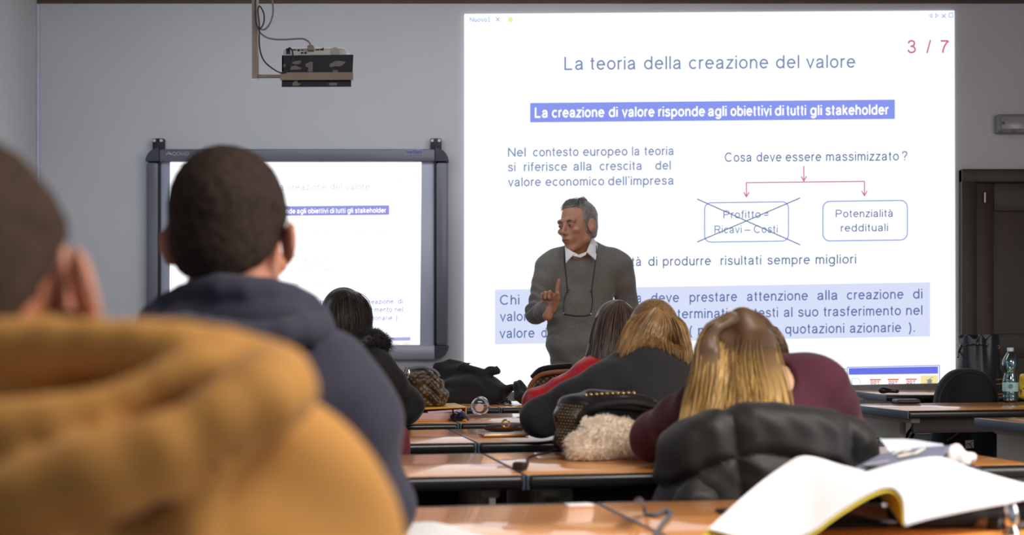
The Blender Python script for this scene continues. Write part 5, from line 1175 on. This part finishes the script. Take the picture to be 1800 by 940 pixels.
jff = ADD(jf, lambda P: vnoise(.05, .004, 6)(P)+wave((1, .3, .5), .055, .0012, .5, (0, .2, 1), .1)(P))
sdf_obj('quilted_body', jff, jc-[.36, .16, .36], jc+[.36, .2, .2], .0055, puff_m, jk)
for s in (-1, 1):
    sl = chain([jc+R6@np.array([s*.175, -.015, -.09 if s < 0 else -.14]), jc+R6@np.array([s*.215, -.03, -.2]), jc+R6@np.array([s*.215, -.01, -.34])], [.05, .052, .046], .01)
    sdf_obj('sleeve', ADD(sl, lambda P: .010*(1-np.abs(np.sin(np.pi*(P[:, 2])/.075))**.5)+vnoise(.03, .004, 2)(P)), *bbox([jc+[s*.2, 0, .05], jc+[s*.25, 0, -.36]], .09), .007, puff_m, jk)
# ---------------------------------------------------------------- open notebook and papers on the nearest desk
nb_ = thing('open_notebook', 'large open book of blank white pages, curling on the nearest desk', 'book', on(1592, 935))
def patch(near, far, n=26, m=14, sag=0.0):
    a, b = spline(near, n), spline(far, n); return np.array([a*(1-v)+b*v+np.array([0, 0, sag*math.sin(math.pi*v)]) for v in np.linspace(0, 1, m)])
pw = mat('page_white', rgb(246, 245, 250), .75, var=.008); py_ = mat('page_yellow', rgb(232, 208, 70), .6, var=.05)
nearL = [W(1246, 931, 2.02), W(1330, 950, 2.0), W(1408, 944, 1.99), W(1470, 902, 2.02), W(1530, 866, 2.05), W(1566, 857, 2.07), W(1586, 878, 2.08), W(1590, 918, 2.08)]
farL = [W(1392, 810, 2.5), W(1404, 804.5, 2.5), W(1418, 803, 2.5), W(1436, 806, 2.5), W(1460, 813, 2.5), W(1482, 821, 2.5), W(1500, 828, 2.5), W(1512, 832, 2.5)]
GL = patch(nearL, farL, sag=.006); q = MB(); q.grid(GL, .0025, (0, 0, 1)); q.build('left_pages', pw, nb_)
nearY = [p-[0, 0, .004] for p in nearL]; nearY[0] = nearY[0]+[-.014, -.012, -.006]; nearY[1] = nearY[1]+[-.006, -.012, -.004]; farY = [p-[0, 0, .004] for p in farL]
q = MB(); q.grid(patch(nearY, farY, sag=.006), .003, (0, 0, -1)); q.build('yellow_page', py_, nb_, label='yellow underside page')
nearR = [W(1590, 918, 2.08), W(1640, 905, 2.1), W(1700, 893, 2.13), W(1770, 880, 2.17), W(1840, 864, 2.22)]
farR = [W(1512, 832, 2.5), W(1560, 818, 2.53), W(1620, 804, 2.56), W(1655, 803, 2.6), W(1830, 862, 2.55)]
farR2 = [W(1512, 832, 2.5), W(1552, 820, 2.52), W(1600, 808, 2.54), W(1650, 802, 2.57), W(1690, 815, 2.58), W(1750, 835, 2.58), W(1830, 856, 2.58)]
nearR2 = [W(1590, 918, 2.08), W(1628, 907, 2.09), W(1670, 898, 2.11), W(1710, 890, 2.13), W(1760, 881, 2.16), W(1800, 872, 2.19), W(1850, 860, 2.24)]
q = MB(); q.grid(patch(nearR2, farR2, sag=.002), .006, (0, 0, -1)); q.build('right_pages', pw, nb_)
q = MB(); q.box(W(1560, 880, 2.3)*[1, 1, 0]+[-.15, .02, DZ+.004], (.22, .24, .006), .002, rot(11)); q.build('black_cover', mat('cover_black', rgb(24, 22, 24), .6), nb_)
# pencil case with pens, under the right pages
pc = thing('pencil_case', 'black zip case lying under the right page of the open book', 'case', on(1720, 905))
f = U(.03, rbox(W(1690, 886, 2.26)*[1, 1, 0]+[0, 0, DZ+.021], (.12, .055, .02), .018, rot(11)), rbox(W(1830, 880, 2.32)*[1, 1, 0]+[.02, -.02, DZ+.020], (.1, .05, .018), .016, rot(11))); f = ADD(f, vnoise(.04, .004, 4)); f = INT(f, plane((0, 0, DZ+.002), (0, 0, -1)))
sdf_obj('case_body', f, *bbox([W(1600, 900, 2.3), W(1880, 860, 2.3)], .12), .006, mat('case_black', rgb(28, 28, 32), .6), pc)
q = MB(); q.tube([W(1640, 893, 2.2)*[1, 1, 0]+[0, 0, DZ+.022], W(1860, 872, 2.25)*[1, 1, 0]+[0, 0, DZ+.026]], .004, 6); q.build('zip', mat('zip_grey', rgb(80, 80, 86), .4, .6), pc)
def pen(a, b, r_, name, label, cat, m1, m2, z=0):
    t = thing(name, label, cat, (a+b)/2)
    d = (b-a); L = np.linalg.norm(d); R = frame(np.cross(d, [0, 0, 1.0]), d)
    MB().lathe([(0, 0), (r_*.6, .0), (r_, .006), (r_, L*.62), (r_*.95, L*.63)], a, 14, R).build('barrel', m1, t)
    MB().lathe([(r_*1.08, L*.62), (r_*1.08, L*.97), (r_*.8, L), (0, L)], a, 14, R).build('cap', m2, t)
sil = mat('pen_silver', rgb(176, 168, 160), .3, .7)
pen(on(1702, 916, DZ+.010), on(1762, 922, DZ+.010), .010, 'marker_pen', 'silver and black marker pen lying in front of the pencil case', 'pen', sil, mat('pen_black', rgb(30, 30, 34), .4))
pen(on(1768, 925, DZ+.008), on(1850, 918, DZ+.008), .007, 'ballpoint_pen', 'thin dark pen at the right end of the nearest desk', 'pen', mat('pen_dark', rgb(60, 52, 50), .4), chrome)
q = MB(); q.lathe([(0, .05), (.008, .048), (.012, .036), (.012, .024), (.008, .014), (.013, .0), (0, 0)], W(1777, 905, 2.14)*[1, 1, 0]+[0, 0, DZ+.001], 16); tag(q.build('glue_stick', chrome), 'small shiny metal sharpener standing beside the marker pen', 'sharpener')
# bag of booklets behind the notebook
bx_ = W(1606, 830, 2.61)
sk = thing('document_bag', 'dark blue soft bag under the printed booklet behind the open book', 'bag', bx_*[1, 1, 0]+[0, 0, DZ])
f = U(.03, rbox(bx_*[1, 1, 0]+[-.0, -.015, DZ+.034], (.125, .06, .034), .025, rot(11)), rbox(bx_*[1, 1, 0]+[.10, .03, DZ+.028], (.06, .05, .026), .025, rot(11))); f = ADD(f, vnoise(.04, .004, 4)); f = INT(f, plane((0, 0, DZ+.002), (0, 0, -1)))
sdf_obj('bag_cloth', f, *bbox([bx_-[.2, .1, .08], bx_+[.22, .12, .08]], .05), .006, mat('bag_navy', rgb(44, 46, 62), .7), sk)
bk = thing('booklet', 'slate blue booklet with white printing leaning behind the open book', 'booklet', W(1590, 815, 2.66))
slate = mat('booklet_slate', rgb(122, 128, 154), .5, var=.04)
nl, nr, fr_, fl = W(1484, 831, 2.54), W(1650, 806, 2.57), W(1672, 783, 2.69), W(1552, 796, 2.67)
q = MB(); q.grid(np.array([[lerp(lerp(nl, nr, u), lerp(fl, fr_, u), v)+[0, 0, .003*math.sin(3*u)] for u in np.linspace(0, 1, 10)] for v in np.linspace(0, 1, 6)]), .005, (0, 0, -1)); q.build('cover', slate, bk)
nrm = np.cross(nr-nl, fl-nl); nrm /= np.linalg.norm(nrm)
def onb(u, v): return lerp(lerp(nl, nr, u), lerp(fl, fr_, u), v)+nrm*.003+[0, 0, .003*math.sin(3*u)]
q = MB()
for k, (u0, u1, v0, v1) in enumerate(((.26, .36, .62, .9), (.38, .5, .66, .86), (.42, .62, .34, .58), (.60, .7, .4, .86))):
    pts = []
    for t in np.linspace(0, 2*math.pi, 14)[:-1]: pts.append(onb((u0+u1)/2+(u1-u0)/2*math.cos(t)*(1+.12*math.sin(3*t)), (v0+v1)/2+(v1-v0)/2*math.sin(t)))
    q.add(pts, [list(range(len(pts)))])
for k in range(12):
    u = .13+k*.024; pts = [onb(u, .14), onb(u+.015, .14), onb(u+.02, .24), onb(u+.005, .24)]; q.add(pts, [[0, 1, 2, 3]])
mk('printed_marks', q.v, q.f, mat('print_cream', rgb(232, 228, 214), .6), bk, smooth=False)
sh = thing('loose_sheet', 'pale blue tinted sheet of paper sticking up behind the booklet', 'paper', W(1600, 790, 2.78))
q = MB(); q.grid(patch([W(1566, 800, 2.67), W(1600, 797, 2.68), W(1660, 786, 2.70)], [W(1546, 771, 2.74), W(1600, 772, 2.76), W(1655, 780, 2.78)], 10, 6, .003), .0015, (0, 0, -1)); q.build('sheet', mat('paper_blue_white', rgb(214, 220, 238), .7, var=.01), sh)
ts = thing('tissue', 'crumpled white tissue beside the printed booklet', 'tissue', W(1690, 812, 2.7))
f = U(.008, chain([W(1672, 783, 2.68), W(1678, 806, 2.67)], [.006, .022]), chain([W(1678, 800, 2.68), W(1703, 806, 2.69)], [.020, .012]), ell(W(1686, 810, 2.66), (.024, .02, .018))); f = ADD(f, vnoise(.018, .006, 9))
sdf_obj('tissue_paper', f, *bbox([W(1665, 780, 2.68), W(1715, 820, 2.68)], .05), .003, mat('tissue_white', rgb(246, 238, 236), .8, var=.01), ts)
# ---------------------------------------------------------------- right side
OD = 6.86
oc = thing('office_chair', 'black office chair with rounded back behind the water bottle desk', 'chair', (W(1698, 700, OD)[0], OD+.15, 0))
ofab = mat('office_fabric', rgb(26, 24, 26), .85, var=.15, scale=(60, 60, 60), sheen=.1)
cx_ = W(1698, 700, OD)[0]
f = INT(rbox((cx_, OD, .71), (.17, .045, .18), .035), ell((cx_, OD, .66), (.178, .2, .232)), .03); sdf_obj('backrest', f, (cx_-.25, OD-.1, .45), (cx_+.25, OD+.1, .95), .008, ofab, oc)
q = MB(); arcp = [(cx_+.150*math.cos(a), OD-.042, .70+.165*math.sin(a)) for a in np.linspace(-.3, 3.44, 26)]; q.tube(arcp, .005, 6); q.build('piping', mat('piping_black', rgb(38, 36, 38), .5), oc)
f = rbox((cx_, OD+.22, .47), (.23, .22, .045), .04); sdf_obj('seat', f, (cx_-.3, OD-.05, .4), (cx_+.3, OD+.5, .55), .01, ofab, oc)
q = MB(); q.tube([(cx_, OD+.05, .55), (cx_, OD+.02, .45), (cx_, OD+.2, .42)], .022); q.build('back_bar', edge_b, oc)
q = MB(); q.tube([(cx_, OD+.22, .44), (cx_, OD+.22, .09)], .025, 12); q.build('gas_column', edge_b, oc)
for k in range(5):
    a = k*2*math.pi/5+.3; e = (cx_+.28*math.cos(a), OD+.22+.28*math.sin(a), .06); q = MB(); q.tube([(cx_, OD+.22, .1), e], [.022, .014]); lg = q.build('leg', edge_b, oc)
    q = MB(); q.lathe([(0, -.012), (.026, -.012), (.03, 0), (.026, .012), (0, .012)], (e[0], e[1], .031), 16, np.array([[1, 0, 0], [0, 0, -1], [0, 1, 0]])); q.build('castor', edge_b, lg)
# black bag hanging behind the chair under the desk, with the white label
hb_ = thing('shoulder_bag', 'black bag with a white label hanging under the water bottle desk', 'bag', W(1690, 790, 6.6)*[1, 1, 0])
f = ADD(U(.03, rbox(W(1692, 772, 6.62), (.155, .06, .13), .06), ell(W(1725, 775, 6.6), (.085, .07, .12))), vnoise(.06, .006, 5)); sdf_obj('bag_body', f, *bbox([W(1620, 700, 6.6), W(1770, 850, 6.6)], .1), .008, blk_cloth, hb_)
b_ = bvh_of([o for o in children(hb_)][0])
q = MB(); pts = [drape(b_, x, y, .004, 6.5) for x, y in ((1696.5, 774), (1711.5, 773), (1712, 787), (1697, 788))]; q.add(pts, [[0, 1, 2, 3]]); lbq = mk('label', q.v, q.f, mat('label_white', rgb(206, 200, 196), .6), hb_, smooth=False)
q = MB(); q.tube([drape(b_, x, y, .006, 6.5) for x, y in ((1698, 781), (1703, 779), (1707, 783), (1709, 787))], .0014, 5); q.tube([drape(b_, x, y, .006, 6.5) for x, y in ((1703, 781), (1707, 777), (1710, 775))], .0014, 5); q.build('printed_mark', mat('mark_dark', rgb(70, 30, 30), .6), lbq)
q = MB(); q.tube(spline([drape(b_, 1664, 775, .004, 6.55), drape(b_, 1680, 765, .004, 6.55), drape(b_, 1690, 752, .004, 6.55), W(1694, 742, 6.56)], 14), .007, 6); q.build('strap', mat('strap_dark', rgb(46, 46, 48), .5), hb_)
q = MB(); q.tube([W(1640, 735, 6.66), W(1650, 748, 6.62)], .008, 6); q.tube([W(1735, 735, 6.66), W(1728, 748, 6.62)], .008, 6)
for dx in (-.1, .1): q.tube([(W(1692, 772, 6.62)[0]+dx, 6.62, .64), (W(1692, 772, 6.62)[0]+dx, 6.55, .012)], .009, 6)
q.build('carry_loop', blk_cloth, hb_)
# black cables under that desk
cu = thing('hanging_cables', 'black cables hanging under the left end of the water bottle desk', 'cable', W(1590, 760, 6.3)*[1, 1, 0])
q = MB(); q.tube(spline([W(1568, 726, 6.25), W(1572, 745, 6.2), W(1570, 775, 6.2), (W(1572, 775, 6.2)[0], 6.2, .01)], 14), .02, 8); q.build('sleeve', blk_cloth, cu)
q = MB(); q.tube(spline([W(1612, 726, 6.25), W(1604, 750, 6.2), W(1596, 762, 6.2), W(1593, 772, 6.2), W(1602, 770, 6.2), W(1608, 752, 6.2), W(1616, 730, 6.25)], 40), .008, 6); q.build('cord', blk_cloth, cu)
# leather backpack on the teacher's desk
GD = 7.42
dbp = thing('drawstring_backpack', 'black leather drawstring backpack on the teacher desk in front of the door', 'bag', W(1720, 692, GD))
cb_ = W(1720, 645, GD)
def bpf(P):
    q = P-f32(cb_); x, y, z = q[:, 0], q[:, 1], q[:, 2]
    a = np.arctan2(y, x); t = np.clip((z+.15)/.32, 0, 1); rx = .118-.012*t; ry = .085-.02*t
    r_ = np.sqrt((x/rx)**2+(y/ry)**2); pl = (.09*np.clip(t-.25, 0, 1)*np.sin(a*7+1)+.0)
    d = (r_-1-pl)*.085; d = np.maximum(d, z-.168-.012*np.sin(a*7+1)); return np.maximum(d, -.147-z)*.8
sdf_obj('bag_body', OFF(bpf, .002), cb_-[.17, .14, .19], cb_+[.17, .14, .21], .0055, mat('backpack_leather', rgb(24, 29, 36), .34, var=.2, scale=(20, 20, 20)), dbp)
b_ = bvh_of(children(dbp)[0])
for x, y in ((1690.5, 607), (1709, 605), (1721, 605), (1736, 607), (1754, 610)):
    p = drape(b_, x, y, .002, -1)
    if p[1] > 0: q = MB(); q.tube([p+[.009*math.cos(a), 0, .009*math.sin(a)] for a in np.linspace(0, 6.28, 13)], .0034, 6); q.build('eyelet', chrome, dbp)
q = MB(); q.tube(spline([drape(b_, x, y, .005, GD-.08) for x, y in ((1690, 607), (1700, 606.5), (1709, 605.5), (1720, 606), (1736, 607.5))], 20), .0035, 6); q.tube(spline([drape(b_, 1690, 607, .006, GD-.08), drape(b_, 1685, 618, .008, GD-.06), W(1684, 628, GD-.05)], 10), .005, 6); q.build('drawstring', blk_leather, dbp)
q = MB(); q.tube(spline([W(1757, 650, GD), W(1762, 668, GD-.02), W(1759, 690, GD-.03)], 10), .010, 6); q.build('strap', blk_leather, dbp)
for y in (667, 675): q = MB(); q.tube([W(1751, y, GD-.09), W(1761, y-1, GD-.09)], .003, 6); q.build('buckle', gold, dbp)
# water bottle
WB_ = on(1776, 706.5)
wbt = thing('water_bottle', 'full green tinted plastic water bottle standing on the right hand desk', 'bottle', WB_)
tint = thin_plastic('bottle_green', (.55, .84, .84, 1), .24)
prof = [(.001, .002), (.026, .0), (.034, .006), (.0365, .03), (.034, .04), (.0365, .05), (.0365, .096), (.0375, .10), (.0345, .115), (.029, .135), (.031, .15), (.0365, .165), (.0385, .185), (.037, .2), (.030, .218), (.018, .236), (.0135, .242), (.0135, .252)]
inn = [(max(.001, a-.0014), b+.001) for a, b in prof[::-1]]
MB().lathe(prof+inn, WB_, 36).build('bottle_shell', tint, wbt)
lbl = MB(); lbl.lathe([(.0368, .052), (.037, .053), (.037, .095), (.0368, .096)], WB_, 36); lb_ = lbl.build('label', mat('label_aqua', rgb(168, 212, 212), .4, var=.12, scale=(30, 30, 8)), wbt)
q = MB(); ce = WB_+[-.012, -.0372, .078]; q.lathe([(0, .001), (.011, .001), (.011, 0)], ce, 20, np.array([[1, 0, 0], [0, 0, -1], [0, 1, 0]])); q.build('label_mark', mat('label_badge', rgb(86, 128, 150), .4), lb_)
MB().lathe([(0, .263), (.0145, .263), (.015, .262), (.015, .246), (.0138, .245)], WB_, 24).build('cap', mat('cap_white2', rgb(214, 226, 226), .45), wbt)
# yellow package
yp = thing('snack_packet', 'yellow snack packet beside the water bottle at the right edge', 'packet', on(1812, 706))
pk0 = on(1812, 703); f = rbox(pk0+[0, 0, .068], (.055, .03, .066), .02, rot(12)); f = ADD(f, vnoise(.03, .005, 2)); f = INT(f, plane((0, 0, DZ+.001), (0, 0, -1)))
sdf_obj('packet_foil', f, pk0-[.1, .08, .03], pk0+[.1, .08, .17], .005, mat('foil_yellow', rgb(226, 190, 40), .35, var=.1), yp); b_ = bvh_of(children(yp)[0])
q = MB(); pts = [drape(b_, x, y, .003, -1) for x, y in ((1793, 684), (1800, 681), (1812, 682), (1815, 694), (1803, 698), (1793, 694))]
if all(p[1] > 0 for p in pts): q.add(pts, [list(range(6))]); mk('printed_patch', q.v, q.f, mat('foil_brown', rgb(120, 60, 36), .4), yp, smooth=False)
# wallet on the right desk, microphone on the teacher's desk
wl = thing('wallet', 'flat black wallet lying at the left end of the water bottle desk', 'wallet', on(1593, 709), math.radians(4))
f = rbox((0, 0, .011), (.057, .04, .0105), .008); s_ = sdf(f, (-.08, -.06, -.01), (.08, .06, .04), .003); mk('wallet_body', s_[0], s_[1], mat('wallet_black', rgb(38, 34, 34), .4), wl, local=True)
MB().tube([(-.055, -.041, .011), (.055, -.041, .011)], .0016, 6).build('zip', mat('wallet_zip', rgb(90, 84, 80), .4, .5), wl, local=True)
tdz = DZ
mc = thing('microphone', 'small black microphone lying on the teacher desk before the slide', 'microphone', W(1562, 688.5, 7.3)*[1, 1, 0]+[0, 0, tdz])
m0 = W(1552, 681, 7.3)*[1, 1, 0]+[0, 0, tdz+.022]; m1 = W(1577, 684, 7.3)*[1, 1, 0]+[0, 0, tdz+.016]
f = U(.012, ell(m0, (.026, .02, .018)), cone(m0, m1, .014, .011)); sdf_obj('microphone_body', f, *bbox([m0, m1], .05), .003, mat('mic_black', rgb(24, 26, 32), .35), mc)
MB().tube([lerp(m0, m1, .55)+[0, -.012, .006], lerp(m0, m1, .85)+[0, -.010, .004]], .003, 6).build('switch', chrome, mc)
